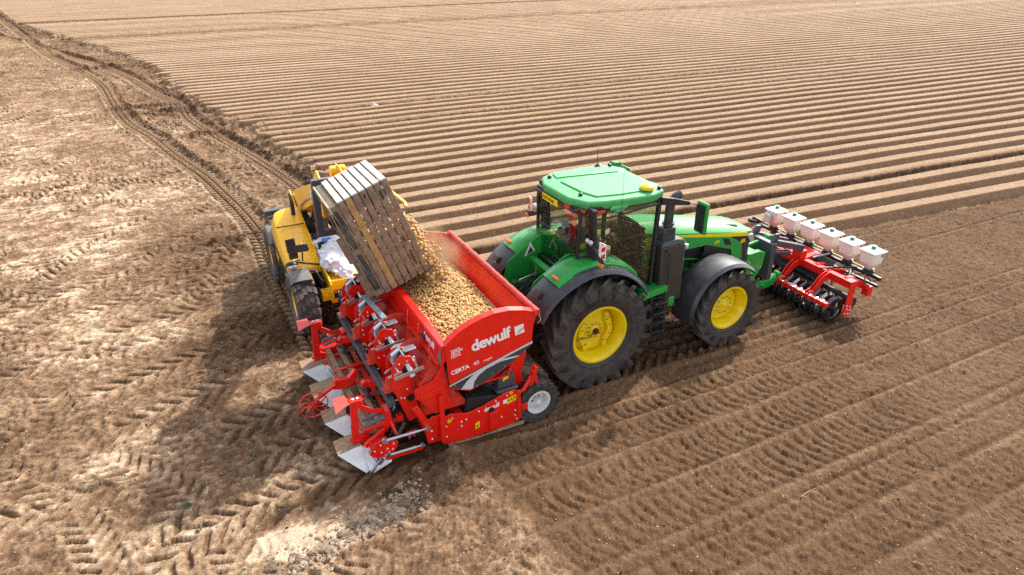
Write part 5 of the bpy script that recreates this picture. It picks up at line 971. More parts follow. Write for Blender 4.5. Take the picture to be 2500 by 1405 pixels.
def put_pot(p, label, group, sc_=1.0):
    o = bpy.data.objects.new('potato', PM[rn.randrange(6)]); o.scale = [sc_ * rn.uniform(.8, 1.15)] * 3; o.rotation_euler = (rn.uniform(0, 6), rn.uniform(-.5, .5), rn.uniform(0, 6)); link(o, None, p); tag(o, label, 'potato', group); return o
def seen_pot(p):
    p = Vector(p); d = cam_p - p; t = (-1.74 - p.y) / d.y; q = p + d * t; a_ = np.interp(q.x, [c_[0] for c_ in ARC], [c_[1] for c_ in ARC])
    if t > 0 and q.x < -1.57 and q.z < a_ + .05: return False
    t = (-3.12 - p.x) / d.x; q = p + d * t; return q.z > 2.0
pts = [p for p in pts if seen_pot(p)] + [p for p in pts if not seen_pot(p)]
for p in pts[:250]: put_pot(p, PLAB, PG)
def merge_pots(P, name, label):
    co = []; fa = []; nb = 0; mi = []; base = [(np.array([v.co[:] for v in me.vertices]), [tuple(q.vertices) for q in me.polygons]) for me in PM]
    for p in P:
        i = rn.randrange(6); v, f = base[i]; E = np.array(Euler((rn.uniform(0, 6), rn.uniform(-.5, .5), rn.uniform(0, 6))).to_matrix()); s_ = rn.uniform(.8, 1.15)
        co.append(v @ E.T * s_ + np.array(p)); fa += [tuple(nb + a for a in q) for q in f]; mi += [i % 3] * len(f); nb += len(v)
    me = bpy.data.meshes.new(name); me.from_pydata(np.concatenate(co).tolist(), [], fa)
    for m_ in potv: me.materials.append(m_)
    me.polygons.foreach_set('material_index', mi); me.polygons.foreach_set('use_smooth', [True] * len(fa)); o = bpy.data.objects.new(name, me); link(o); return tag(o, label, 'potatoes', kind='stuff')
merge_pots([p for p in pts[250:]] + [(p[0] + .015, p[1] + .01, p[2] - .035) for p in pts[::2]], 'potato_heap', 'heap of tan seed potatoes filling the red planter hopper')
m = MB(); n_ = 30; vs = []; fs = []
for i in range(n_ + 1):
    for j in range(13): x = -3.04 + 1.22 * j / 12; y = -1.7 + 3.4 * i / n_; vs.append((x, y, heap(x, y) - .05))
for i in range(n_):
    for j in range(12): a = i * 13 + j; fs.append((a, a + 1, a + 14, a + 13))
m.add(vs, fs); o_ = m.build('heap_underlayer', M_['pot']); tag(o_, 'darker potatoes deep between those on top of the hopper heap', 'potatoes', kind='stuff')
# ================================================================ WOODEN BOX
cA = Vector((-3.139, .4, 3.894)); ea = Vector((-.938, .018, -.347)).normalized(); ed = Vector((.345, -.066, -.936)).normalized(); ec = ea.cross(ed).normalized()
if ec.y < 0: ec = -ec
ed = (ed - ea * ed.dot(ea)).normalized(); DA, DD, DC = .885, 1.739, 1.337
CM = Matrix.Translation(cA) @ Matrix((ea, ed, ec)).transposed().to_4x4()      # local: a = opening->base, d = long side, c = depth
cr = thing('wooden_crate', 'large weathered slatted wooden crate tipped over the hopper pouring potatoes', 'crate', CM @ Vector((DA / 2, DD / 2, DC / 2)))
def board(name, c, d, mt):
    m = MB(); m.box(c, d); m.xform(CM); return m.build(name, M_[mt], cr, bevel=.004)
NB = 7; hb = (DA - .0) / NB; rc = random.Random(2)
front = ['woodg', 'woodg', 'woodg', 'woodg', 'woodg', 'woodn', 'woodg']
for k in range(NB):
    a = hb * (k + .5); wd = hb - .027
    board('side_board', (a, DD / 2, .011), (wd, DD, .022), front[k]); board('side_board', (a, DD / 2, DC - .011), (wd, DD, .022), 'woodg')
    board('end_board', (a, .011 - .022, DC / 2), (wd, .022, DC), 'woodw'); board('end_board', (a, DD + .011, DC / 2), (wd, .022, DC), 'woodg')
for c_ in (.04, DC - .04):
    for d_ in (.04, DD - .04, DD * .5): board('corner_post', (DA / 2, d_, c_ + (0.012 if c_ < 1 else -.012)), (DA, .07, .05), 'woodd')
for k in range(9): board('floor_board', (DA + .012, DD * (k + .5) / 9, DC / 2), (.022, DD / 9 - .015, DC), 'woodg')
for d_ in (.05, DD / 2, DD - .05): board('bearer', (DA + .075, d_, DC / 2), (.10, .09, DC), 'woodd')
for d_ in (.05, DD / 2, DD - .05): board('skid_board', (DA + .136, d_, DC / 2), (.022, .13, DC), 'woodw' if d_ < .1 else 'woodd')
for c_ in (.05, DC - .05): board('base_plank', (DA + .156, DD / 2, c_), (.02, DD, .09), 'woodg')
for d_ in (.80, 1.50): board('base_block', (DA + .22, d_, .12), (.11, .42, .20), 'woodd')
b = MB()
for k in range(NB):
    for d_ in (.035, DD - .035): q = CM @ Vector((hb * (k + .5), d_, -.003)); b.cyl(q, q - ec * .004, .007, n=6)
q0 = CM @ Vector((.05, DD - .1, -.004)); b.cyl(q0, q0 - ec * .006, .022, n=10); b.build('nail_heads', M_['steel'], cr)
# faded stencil marks
TM = lambda a, d, s_: Matrix.Translation(CM @ Vector((a, d, -.003))) @ Matrix((ed, -ea, -ec)).transposed().to_4x4()
b = MB()
for txt, a, d_, s_ in (('Kouthers', hb * 1.65, DD - .46, .075), ('1435', hb * 1.7, .98, .06), ('TIMBER', hb * .72 + .12, .12, .05), ('DJL', hb * 3.6, .05, .05)): t = text_mb(txt, s_, TM(a, d_, s_), .001, .002); b.add(t.v, t.f)
b.build('stencil_marks', M_['blackl'], cr)
# potatoes inside the crate against its lower end, seen through the gaps
inp = []
for _ in range(900):
    d_ = DD - .05 - abs(rc.gauss(0, .55)); 
    if d_ < .15: continue
    a = .08 + rc.random() * (DA - .12); c_ = .05 + rc.random() * (DC - .1)
    if d_ > .2 + (1 - a / DA) * .7: inp.append(tuple(CM @ Vector((a, d_, c_ if rc.random() < .5 else .055))))
merge_pots(inp, 'crate_potatoes', 'potatoes sliding inside the tipped wooden crate')
# falling stream
fl = []; rs = random.Random(8)
for _ in range(3600):
    c_ = .08 + rs.random() * (DC - .16); d_ = DD - rs.random() ** 1.4 * 1.0; p0 = CM @ Vector((.02, d_, c_)); t = rs.random() ** .8 * .66
    v0 = Vector((.95 + rs.gauss(0, .38), -.35 + rs.gauss(0, .3), -.3)); p = p0 + v0 * t + Vector((0, 0, -4.9)) * t * t
    if p.z > heap(p.x, p.y) + .02 and p.x < -1.72: fl.append(tuple(p))
for p in fl[:50]: put_pot(p, 'falling potato in the stream between tipped crate and hopper', 'potatoes falling from the crate')
merge_pots(fl[50:], 'falling_potatoes', 'stream of potatoes pouring from the tipped crate into the hopper')
# dust drifting round the stream
def dust(name, c, r, dens, label):
    m = MB(); m.sph(c, r, 20, 14); dm = bpy.data.materials.new(name); dm.use_nodes = True; n = dm.node_tree.nodes; l = dm.node_tree.links; n.remove(n['Principled BSDF'])
    pv = n.new('ShaderNodeVolumePrincipled'); pv.inputs['Color'].default_value = (.86, .62, .36, 1); pv.inputs['Anisotropy'].default_value = .2
    tc = n.new('ShaderNodeTexCoord'); vm = n.new('ShaderNodeVectorMath'); vm.operation = 'MULTIPLY'; vm.inputs[1].default_value = (1 / r[0], 1 / r[1], 1 / r[2]); l.new(tc.outputs['Object'], vm.inputs[0])
    ln = n.new('ShaderNodeVectorMath'); ln.operation = 'LENGTH'; l.new(vm.outputs[0], ln.inputs[0]); mr = n.new('ShaderNodeMapRange'); mr.interpolation_type = 'SMOOTHSTEP'; mr.inputs[1].default_value = .95; mr.inputs[2].default_value = .1; mr.inputs[3].default_value = 0; mr.inputs[4].default_value = 1; l.new(ln.outputs[1], mr.inputs[0])
    nz = n.new('ShaderNodeTexNoise'); nz.inputs['Scale'].default_value = 3.5; nz.inputs['Detail'].default_value = 3; l.new(tc.outputs['Object'], nz.inputs['Vector']); m2 = n.new('ShaderNodeMapRange'); m2.inputs[1].default_value = .38; m2.inputs[2].default_value = .7; m2.inputs[4].default_value = dens; l.new(nz.outputs[0], m2.inputs[0])
    mu = n.new('ShaderNodeMath'); mu.operation = 'MULTIPLY'; l.new(mr.outputs[0], mu.inputs[0]); l.new(m2.outputs[0], mu.inputs[1]); l.new(mu.outputs[0], pv.inputs['Density']); l.new(pv.outputs[0], n['Material Output'].inputs['Volume'])
    o = m.build(name, dm); return tag(o, label, 'dust', kind='stuff')
dust('dust_cloud', (-2.35, .7, 2.3), (.62, 1.15, .75), 2.4, 'pale dust cloud drifting round the falling potatoes')
M_['dbr'] = mat('dusty_block_rubber', (0.05, 0.047, 0.047), .7, dust=.6, dcol=(.19, .15, .12), bump=.3)
# ================================================================ TELEHANDLER
th = thing('telehandler', 'yellow telehandler reaching over the planter with the tipped crate', 'telehandler', (-3.35, 4.5, 0))
XC = -3.36
def th_wheel(y, sx):
    cx = XC + sx * 1.17 - sx * .22; c = (0, 0, 0); Mx = Matrix.Translation((cx, y, .62)) @ Matrix.Rotation(R(90), 4, 'Z')
    # build around y axis then turn so that the axle runs along x ; open face outwards
    so = -sx if True else sx
    rm, yi = rim_mb(.33, .44, (0, 0, 0), so, .10, .26, .08); hub = MB(); hub.lathe([(yi - so * .01, .17), (yi + so * .03, .15), (yi + so * .05, .1), (yi + so * .05, 0)], (0, 0, 0), 'y', 24)
    for b_ in (rm, hub): b_.xform(Mx)
    w_ = hub.build('wheel', M_['jcb'], th); rm.build('rim', M_['jcb'], w_, ang=30); t = tyre_mb(.63, .33, .44, 17, .06, (0, 0, 0), block=True); t.xform(Mx); t.build('tyre', M_['dbr'], w_, ang=28)
for y in (3.10, 5.82):
    for sx in (-1, 1): th_wheel(y, sx)
# chassis
m = MB(); m.box((XC + .05, 4.6, .72), (.78, 4.2, .4)); m.box((XC, 3.1, .62), (1.7, .24, .24)); m.box((XC, 5.82, .62), (1.7, .24, .24)); m.box((XC, 6.6, .85), (1.9, .5, .5)); m.build('chassis', M_['black'], th, bevel=.02)
# front frame box with its badge
m = MB(); FA, FB = XC - .43, XC + .14
for x in (FA, FB): m.prism([(2.76, .66), (2.70, 1.10), (2.90, 1.20), (3.9, 1.26), (5.6, 1.45), (5.6, .8), (3.3, .72)], 'yz', x - .02, x + .02)
m.prism([(2.70, .68), (2.68, 1.00), (2.76, 1.15), (2.80, 1.14), (2.73, .99), (2.75, .68)], 'yz', FA, FB); m.prism([(2.74, 1.06), (2.80, 1.12), (3.4, 1.12), (3.4, 1.07), (2.9, 1.05)], 'yz', FA + .02, FB - .02); m.build('front_frame', M_['jcb'], th, bevel=.01)
m = MB(); m.prism([(FA + .03, .80), (FB - .07, .80), (FB - .07, .98), (FA + .03, .98)], 'xz', 2.668, 2.676); bd = m.build('badge', M_['blackl'], th)
t = text_mb('JCB', .19, Matrix.Translation((FA + .10, 2.664, .825)) @ Matrix.Rotation(R(90), 4, 'X'), .003, .010, spacing=1.0); t.build('badge_lettering', M_['letter'], bd); MB().box((FA + .065, 2.664, .945), (.05, .004, .05)).build('badge_square', M_['orange'], bd)
m = MB(); m.box((FA - .10, 2.85, .84), (.18, .16, .22)); m.cyl((FA - .11, 2.76, .84), (FA - .11, 2.74, .84), .05, n=14); m.build('towing_lug', M_['jcb'], th, bevel=.03)
# engine pod on the -x side
def pod():
    m = MB(); rings = []
    for y, x0, x1, z0, z1, rr in ((3.42, XC - 1.0, XC - .46, 1.02, 1.20, .05), (3.6, XC - 1.08, XC - .44, .95, 1.32, .1), (4.0, XC - 1.10, XC - .42, .85, 1.44, .14), (4.6, XC - 1.10, XC - .42, .80, 1.62, .18), (5.15, XC - 1.09, XC - .42, .80, 1.86, .2), (5.32, XC - 1.04, XC - .42, .82, 1.90, .2), (5.42, XC - .98, XC - .42, .9, 1.86, .18)):
        rings.append([(x0, y, z0), (x0, y, z1 - rr * 1.3), (x0 + rr * .35, y, z1 - rr * .45), (x0 + rr * 1.1, y, z1 - rr * .1), (x1 - .12, y, z1), (x1, y, z1 - .02), (x1, y, z0)])
    m.loft(rings); return m
pod().build('engine_cover', M_['jcb'], th, bevel=.015, ang=30)
m = MB()
for k in range(11):
    for j in range(2): y = 3.95 + .125 * k; m.sph((XC - .56 - .05 * j, y, 1.425 + .28 * (y - 3.9) / 1.3 - .0), (.016, .02, .012), 8, 5)
m.build('hood_dimple', M_['black'], th)
MB().prism([(3.6, 1.06), (5.2, 1.28), (5.2, 1.20), (3.6, .98)], 'yz', XC - 1.118, XC - 1.095).build('pod_stripe', M_['blackl'], th)
m = MB()
for k in range(6): m.bar((XC - 1.112, 4.1 + .1 * k, .88), (XC - 1.112, 4.1 + .1 * k, 1.04), .012, .05, up=(0, 1, 0))
m.build('pod_grille', M_['dark'], th)
MB().box((XC - .75, 4.72, 1.70), (.6, .012, .02), (13, 0, 0)).build('hood_seam', M_['dark'], th)
m = MB(); m.cyl((XC - .60, 5.05, 1.82), (XC - .60, 5.05, 2.12), .045, n=14); m.tube([(XC - .60, 5.05, 2.1), (XC - .6, 5.1, 2.2), (XC - .6, 5.18, 2.24)], .04, 10); m.build('exhaust_pipe', M_['black'], th)
m = MB(); m.loft([[(XC - 1.05, 3.45, .90), (XC - 1.05, 3.45, 1.06), (XC - .45, 3.45, 1.24), (XC - .45, 3.45, .90)], [(XC - 1.10, 3.75, .75), (XC - 1.10, 3.75, 1.22), (XC - .45, 3.75, 1.38), (XC - .45, 3.75, .75)]]); m.build('pod_front_lip', M_['jcb'], th, bevel=.02)
m = MB(); m.box((XC - .74, 3.43, .93), (.56, .05, .34)); m.cyl((XC - .5, 3.4, .9), (XC - .48, 3.2, .86), .09, n=14); m.build('radiator_mesh', M_['dark'], th)
for y, z in ((3.10, 1.30), (5.82, 1.28)):
    for sx in (-1, 1):
        xx = XC + sx * .95; m = MB(); rings = []
        for k in range(9):
            a = R(58 + 56 * k / 8) if y < 4 else R(45 + 90 * k / 8); rings.append([(xx + dx, y + (.68 + dr) * math.cos(a), .62 + (.68 + dr) * math.sin(a)) for dx, dr in ((-.22, -.08), (-.19, .015), (0, .03), (.19, .015), (.22, -.05), (.17, -.02), (0, 0), (-.17, -.02))])
        m.loft(rings); m.build('mudguard', M_['greyf'], th, bevel=.004, ang=30)
m = MB(); m.tube([(XC - .9, 3.2, 1.3), (XC - .62, 3.12, 1.28), (XC - .55, 2.95, 1.1), (XC - .55, 2.95, .75)], .025, 8); m.tube([(XC - .8, 3.3, .8), (XC - .5, 2.9, .7)], .03, 8); m.build('mudguard_bracket', M_['black'], th)
# mirrors and lamp
m = MB(); m.tube([(XC - .42, 3.50, 1.22), (XC - .55, 3.42, 1.28), (XC - .98, 3.42, 1.42), (XC - .86, 3.40, 1.45)], .02, 8); m.tube([(XC - .80, 3.42, 1.40), (XC - .79, 3.36, 1.62), (XC - .84, 3.30, 1.76), (XC - 1.02, 3.28, 1.76)], .014, 8); m.build('mirror_stalk', M_['black'], th)
for c_, d_, r_ in (((XC - 1.0, 3.28, 1.84), (.19, .05, .27), 8), ((XC - .98, 3.28, 1.62), (.18, .05, .14), 8), ((XC - .82, 3.25, 1.76), (.28, .05, .15), -6)): MB().box(c_, d_, (-12, 0, r_)).build('mirror', M_['black'], th, bevel=.018)
m = MB(); m.sph((XC - 1.03, 3.40, 1.36), (.13, .09, .085), 16, 10); hl = m.build('lamp_housing', M_['black'], th); m = MB(); m.sph((XC - 1.03, 3.365, 1.345), (.112, .07, .066), 16, 10); m.build('headlamp', M_['lens'], hl)
# boom: inner and outer section from the rear pivot up to the carriage
B0 = Vector((XC - .20, 6.3, 1.62)); B1 = Vector((XC - .16, 2.95, 3.02)); B2 = Vector((XC - .10, 2.5, 3.15))
m = MB(); rings = []
for t, hw, hh_ in ((-.06, .16, .14), (0, .19, .22), (.12, .19, .30), (.6, .17, .23), (.74, .17, .2)):
    c = B0.lerp(B1, t); rings.append([(c.x - hw, c.y, c.z - hh_), (c.x - hw, c.y, c.z + hh_), (c.x + hw, c.y, c.z + hh_), (c.x + hw, c.y, c.z - hh_)])
m.loft(rings); m.build('boom', M_['jcb'], th, bevel=.02)
m = MB(); m.bar(B0.lerp(B1, .5), B2, .27, .32); m.build('boom_extension', M_['jcb'], th, bevel=.02)
for sx in (-1, 1): MB().prism([(4.3, 1.15), (5.3, 1.45), (5.9, 1.85), (6.35, 1.95), (6.75, 1.75), (6.8, .9), (4.6, .8)], 'yz', XC - .19 + sx * .23 - .015, XC - .19 + sx * .23 + .015).build('boom_tower', M_['jcb'], th, bevel=.01)
m = MB(); m.cyl((XC - .46, 6.3, 1.62), (XC + .1, 6.3, 1.62), .11, n=20); m.build('boom_pin', M_['jcb'], th); m = MB(); m.cyl((XC, 4.7, 1.05), (XC - .1, 4.2, 2.3), .06, n=14); m.cyl((XC - .1, 4.2, 2.3), (XC - .14, 4.0, 2.7), .04, n=12); m.build('lift_ram', M_['slate'], th)
m = MB(); m.bar((XC - 1.05, 6.5, 1.42), (XC - .42, 6.45, 1.45), .16, .12); m.cyl((XC - 1.0, 6.38, 1.32), (XC - .5, 6.36, 1.34), .035, n=10); m.build('rear_outrigger', M_['slate'], th, bevel=.01)
# side decal on the boom
t = text_mb('JCB', .26, Matrix.Translation(B0.lerp(B1, .66) + Vector((-.176, -.02, -.1))) @ Matrix.Rotation(R(-90), 4, 'Z') @ Matrix.Rotation(R(17), 4, 'Y').inverted() @ Matrix.Rotation(R(90), 4, 'X'), .003, .008); t.build('boom_lettering', M_['letter'], th)
# carriage head + rotator
HX, HZ = XC - .25, -.27
m = MB(); m.box((HX - .08, 2.42, 3.30 + HZ), (.36, .4, .6), (12, 0, 0)); m.prism([(2.1, 3.0 + HZ), (2.1, 3.75 + HZ), (2.35, 3.85 + HZ), (2.7, 3.6 + HZ), (2.8, 3.1 + HZ)], 'yz', HX + .16, HX + .20); m.prism([(2.1, 3.0 + HZ), (2.1, 3.75 + HZ), (2.35, 3.85 + HZ), (2.7, 3.6 + HZ), (2.8, 3.1 + HZ)], 'yz', HX - .26, HX - .22); m.build('boom_head', M_['jcb'], th, bevel=.03)
m = MB(); m.cyl((HX + .02, 2.45, 3.75 + HZ), (HX + .30, 2.45, 3.75 + HZ), .10, n=20)
for k in range(8): m.box((HX + .16 + .12 * math.cos(k * .785), 2.45, 3.75 + HZ + .1 * math.sin(k * .785)), (.03, .2, .03))
m.build('rotator_motor', M_['jcb'], th, bevel=.01)
m = MB(); m.lathe([(0, .0), (0, .34), (.08, .34), (.08, .0)], (XC + .1, 1.98, 3.05), 'y', 28); m.build('rotator_ring', M_['slate'], th)
# dark carriage frame standing behind the crate and the forks under its base
def LB(name, c, d, mt, bv=.01): m = MB(); m.box(c, d); m.xform(CM); return m.build(name, M_[mt], th, bevel=bv)
m = MB(); fx0, fx1, fz0, fz1, fy = -3.98, -3.05, 2.45, 3.52, 2.0
for a_, b_ in (((fx0, fy, fz0), (fx0, fy, fz1)), ((fx1, fy, fz0), (fx1, fy, fz1)), ((fx0 + .06, fy, fz0 + .06), (fx1 - .06, fy, fz0 + .06)), ((fx0 + .06, fy, fz1 - .06), (fx1 - .06, fy, fz1 - .06))): m.bar(a_, b_, .12, .10, up=(0, 1, 0))
m.build('carriage_frame', M_['slate'], th, bevel=.012)
m = MB(); m.tube([(-3.7, 2.1, 3.1), (-3.55, 2.0, 3.0), (-3.35, 1.98, 2.98)], .04, 8); m.build('coupler_hose', M_['redd'], th)
m = MB(); m.sph((-3.45, 2.12, 2.78), (.12, .1, .12), 12, 8); m.bar((-3.5, 2.15, 2.6), (-3.5, 2.3, 3.0), .1, .1); m.build('tilt_ram_mount', M_['jcb'], th, bevel=.01)
LB('carriage_post', (DA * .5, DD * .45, DC + .10), (.5, .5, .06), 'slate')
for d_ in (.42, DD - .42): LB('fork', (DA + .075, d_, DC * .55), (.05, .13, DC * 1.05), 'slate')
for d_ in (.12,):
    m = MB(); m.bar(Vector((-.10, .62, DC + .06)), Vector((-.13, .62, .30)), .05, .05); m.bar(Vector((-.13, .62, .30)), Vector((-.10, .66, .22)), .05, .05); m.xform(CM); m.build('retaining_arm', M_['jcb'], th, bevel=.006)
# work lamp on a bracket
m = MB(); m.box((-3.80, 2.95, 3.44), (.13, .06, .12), (20, 0, 10)); wl = m.build('work_lamp', M_['black'], th, bevel=.01); MB().box((-3.80, 2.915, 3.45), (.10, .012, .09), (20, 0, 10)).build('lamp_glass', M_['lens'], wl); m = MB(); m.tube([(-3.80, 2.98, 3.38), (-3.74, 3.0, 3.3), (-3.6, 2.95, 3.3)], .012, 6); m.build('lamp_bracket', M_['black'], th)
# hoses and chain along the boom
m = MB(); rh = random.Random(6)
for k in range(7): x = XC - .22 + .03 * k; m.tube([(x, 5.2, 1.5), (x - .05, 4.6, 1.9 + .1 * rh.random()), (x - .02, 3.9, 2.0), (x + .02, 3.3, 2.4), (x + .1, 2.6, 2.9)], .014, 6)
m.build('boom_hoses', M_['black'], th)
m = MB(); m.box((XC - .32, 5.0, 1.55), (.16, .5, .25)); m.box((XC - .30, 4.2, 1.45), (.12, .6, .14)); m.cyl((XC - .33, 5.5, 1.7), (XC - .33, 5.2, 1.72), .07, n=14); m.build('valve_block', M_['dark'], th, bevel=.01)
m = MB(); m.tube([(XC - .36, 5.9, 1.75), (XC - .40, 5.2, 1.95), (XC - .38, 4.4, 2.35), (XC - .36, 3.6, 2.65)], .022, 8); m.build('boom_pipe', M_['steel'], th)
# cab on the +x side
m = MB(); c0, c1, y0, y1 = XC + .48, XC + 1.15, 3.55, 5.2
for x in (c0, c1):
    m.tube([(x, y0 - .15, 1.0), (x, y0, 1.9), (x, y0 + .25, 2.45)], .035, 8); m.tube([(x, y1, 1.0), (x, y1, 2.45)], .035, 8); m.bar((x, y0 + .25, 2.45), (x, y1, 2.45), .06, .06); m.bar((x, y0 - .15, 1.0), (x, y1, 1.0), .06, .06)
m.box(((c0 + c1) / 2, 4.6, 2.48), (.75, 1.5, .06)); m.box(((c0 + c1) / 2, 4.3, .85), (.7, 1.8, .35)); m.box(((c0 + c1) / 2, 4.7, 1.3), (.5, .5, .5)); m.build('cab', M_['black'], th, bevel=.01)
m = MB()
for x in (c0, c1): m.add([(x, y0 - .12, 1.05), (x, y0, 1.9), (x, y0 + .25, 2.42), (x, y1, 2.42), (x, y1, 1.05)], [(0, 1, 2, 3, 4)])
m.add([(c0, y0 - .15, 1.05), (c1, y0 - .15, 1.05), (c1, y0, 1.9), (c0, y0, 1.9)], [(0, 1, 2, 3)]); m.build('cab_windows', M_['glass'], th)
# woven sacks stuffed on the frame, in front of the engine pod
def sack(name, label, pts, rads, seed):
    rings = []; rn_ = random.Random(seed); k = len(pts)
    P = smooth_poly([p for p in pts], 10); Rd = np.interp(np.linspace(0, k - 1, len(P)), range(k), rads); m = MB(); pr = []
    for i, p in enumerate(P):
        t = Vector(P[min(i + 1, len(P) - 1)] - P[max(i - 1, 0)]).normalized(); u = t.cross(Vector((0, 0, 1))).normalized(); b_ = u.cross(t)
        ring = []
        for j in range(64):
            a = 2 * math.pi * j / 64; q = Vector(p); n_ = mnoise.noise(Vector((math.cos(a) * 1.6, math.sin(a) * 1.6, i * .1 + seed * 7))) + .5 * mnoise.noise(Vector((math.cos(a) * 4, math.sin(a) * 4, i * .25 + seed))); c2 = abs(mnoise.noise(Vector((a * 2.2, i * .14, seed * 3.1))))
            rr = Rd[i] * (1.12 + .5 * n_ - .55 * c2); ring.append(q + u * math.cos(a) * rr * 1.15 + b_ * math.sin(a) * rr * .62)
        pr.append(ring)
    m.loft(pr); return tag(m.build(name, M_['sack'], None, ang=50), label, 'sack')
sack('plastic_sack', 'bundled grey-white woven sack lying behind the mirror on the yellow loader', [(XC - .38, 4.35, 1.36), (XC - .22, 4.2, 1.40), (XC + .0, 4.1, 1.40), (XC + .12, 4.15, 1.36)], [.12, .27, .26, .10], 1)
sack('plastic_sack', 'crumpled white sack in the middle of the loader frame next to the blue scrap', [(XC - .28, 3.95, 1.30), (XC - .12, 3.7, 1.34), (XC + .02, 3.45, 1.32), (XC + .06, 3.25, 1.26)], [.14, .27, .25, .10], 2)
sack('plastic_sack', 'bright white sack with its tail hanging over the front badge of the loader', [(XC - .46, 3.40, 1.30), (XC - .26, 3.32, 1.32), (XC - .10, 3.15, 1.27), (XC - .05, 2.95, 1.20), (XC - .05, 2.84, 1.15), (XC - .04, 2.76, 1.10)], [.07, .24, .22, .14, .08, .03], 3)
m = MB(); m.box((XC - .16, 3.97, 1.53), (.2, .12, .06), (20, 10, 15)); tag(m.build('plastic_scrap', M_['blue'], None, bevel=.02), 'small blue plastic scrap tucked between the white sacks', 'plastic scrap')
m = MB(); m.bar((XC + .02, 3.2, 1.2), (XC + .08, 2.92, 1.18), .11, .09); tag(m.build('red_toolbox', M_['redd'], None, bevel=.012), 'small red box on the yellow loader frame right of the sacks', 'box')
M_['ringd'] = mat('dark_worn_steel', (.12, .12, .12), .25, .9, var=.2, dust=.3, dcol=(.1, .08, .06))
# ================================================================ FRONT ROLLER / TINE IMPLEMENT
im = thing('press_implement', 'red front press roller with coil tines mounted ahead of the green tractor', 'implement', (5.8, 0, 0))
m = MB(); m.bar((5.32, -1.68, .50), (5.32, 1.68, .50), .10, .10); m.build('tine_bar', M_['red'], im, bevel=.008)
m = MB()
for k in range(22):
    y = -1.55 + 3.1 * k / 21
    m.tube([(5.27, y, .44), (5.27, y, .56), (5.37, y, .56), (5.37, y, .44)], .007, 5)
m.build('u_bolts', M_['steel'], im)
for k in range(22):
    y = -1.55 + 3.1 * k / 21; t = MB(); t.tube([(5.28, y, .46), (5.24, y, .34), (5.20, y, .26), (5.26, y, .14), (5.36, y, .05), (5.42, y, .0)], .012, 6); t.tube([(5.24, y - .03, .36), (5.24, y + .03, .36)], .035, 10); t.build('tine', M_['black'], im)
m = MB(); m.bar((5.95, -1.70, .84), (5.95, 1.70, .84), .16, .16); m.build('main_beam', M_['red'], im, bevel=.01)
for sy in (-1, 1):
    m = MB(); m.prism([(5.86, .90), (6.06, .92), (6.02, .60), (6.06, .20), (5.98, .12), (5.80, .14), (5.84, .4)], 'xz', sy * 1.72 - .015, sy * 1.72 + .015); m.box((5.95, sy * 1.66, .93), (.24, .16, .02)); m.build('end_plate', M_['red'], im, bevel=.006)
    b = MB()
    for x, z in ((5.86, .2), (5.96, .18), (5.9, .3), (5.98, .34), (6.0, .26), (5.88, .38)): b.cyl((x, sy * 1.73, z), (x, sy * 1.75, z), .015, n=8)
    b.build('plate_bolts', M_['letter'], im)
for y in (-1.15, -.35, .45, 1.2):
    m = MB(); m.prism([(5.95, .92), (5.80, .94), (5.62, .86), (5.42, .62), (5.30, .60), (5.26, .40), (5.40, .40), (5.56, .58), (5.72, .74), (5.9, .78)], 'xz', y - .05, y - .03); m.prism([(5.95, .92), (5.80, .94), (5.62, .86), (5.42, .62), (5.30, .60), (5.26, .40), (5.40, .40), (5.56, .58), (5.72, .74), (5.9, .78)], 'xz', y + .03, y + .05); m.build('swan_bracket', M_['red'], im, bevel=.006)
    b = MB()
    for x, z in ((5.3, .44), (5.36, .46), (5.3, .5), (5.36, .52), (5.33, .57), (5.42, .58)): b.cyl((x, y - .05, z), (x, y - .066, z), .010, n=6)
    b.build('bracket_bolts', M_['letter'], im)
m = MB(); m.cyl((5.62, -1.68, .31), (5.62, 1.68, .31), .05, n=12); m.build('roller_axle', M_['black'], im)
for k in range(18):
    y = -1.60 + 3.2 * k / 17; g = MB(); g.lathe([(-.035, .20), (-.045, .27), (-.02, .305), (0, .315), (.02, .305), (.045, .27), (.035, .20), (.0, .18)], (5.62, y, .30), 'y', 40, close=True); rg = g.build('press_ring', M_['chrome'] if k % 2 else M_['ringd'], im, ang=40); s_ = MB()
    for j in range(5): a = 2 * math.pi * j / 5 + k; s_.bar((5.62 + .05 * math.cos(a), y, .30 + .05 * math.sin(a)), (5.62 + .2 * math.cos(a), y, .30 + .2 * math.sin(a)), .02, .05, up=(0, 1, 0))
    s_.build('ring_spokes', M_['black'], rg)
m = MB(); m.box((4.98, 0, 1.02), (.14, .75, .85)); m.prism([(4.92, 1.35), (5.05, 1.62), (5.18, 1.62), (5.15, 1.3)], 'xz', -.30, -.24); m.prism([(4.92, 1.35), (5.05, 1.62), (5.18, 1.62), (5.15, 1.3)], 'xz', .24, .30); m.box((5.15, -.3, .6), (.4, .12, .1)); m.box((5.15, .3, .6), (.4, .12, .1)); m.build('headstock', M_['slate'], im, bevel=.015)
m = MB(); m.bar((5.08, -.27, 1.42), (5.9, -.35, 1.16), .12, .14); m.bar((5.08, .27, 1.42), (5.9, .1, 1.16), .10, .12); m.cyl((5.1, -.27, 1.2), (5.55, -.3, 1.1), .06, n=14); m.build('headstock_arm', M_['slate'], im, bevel=.012)
m = MB(); m.box((5.9, -.3, .98), (.2, .24, .26)); m.box((6.2, -.2, .9), (.55, .5, .1)); m.prism([(6.0, .8), (6.6, .78), (6.6, .68), (6.0, .7)], 'xz', .7, 1.3); m.bar((5.95, .9, .9), (6.6, .9, .82), .1, .12); m.bar((5.95, -1.0, .9), (6.5, -1.05, .74), .1, .12); m.build('link_frame', M_['red'], im, bevel=.01)
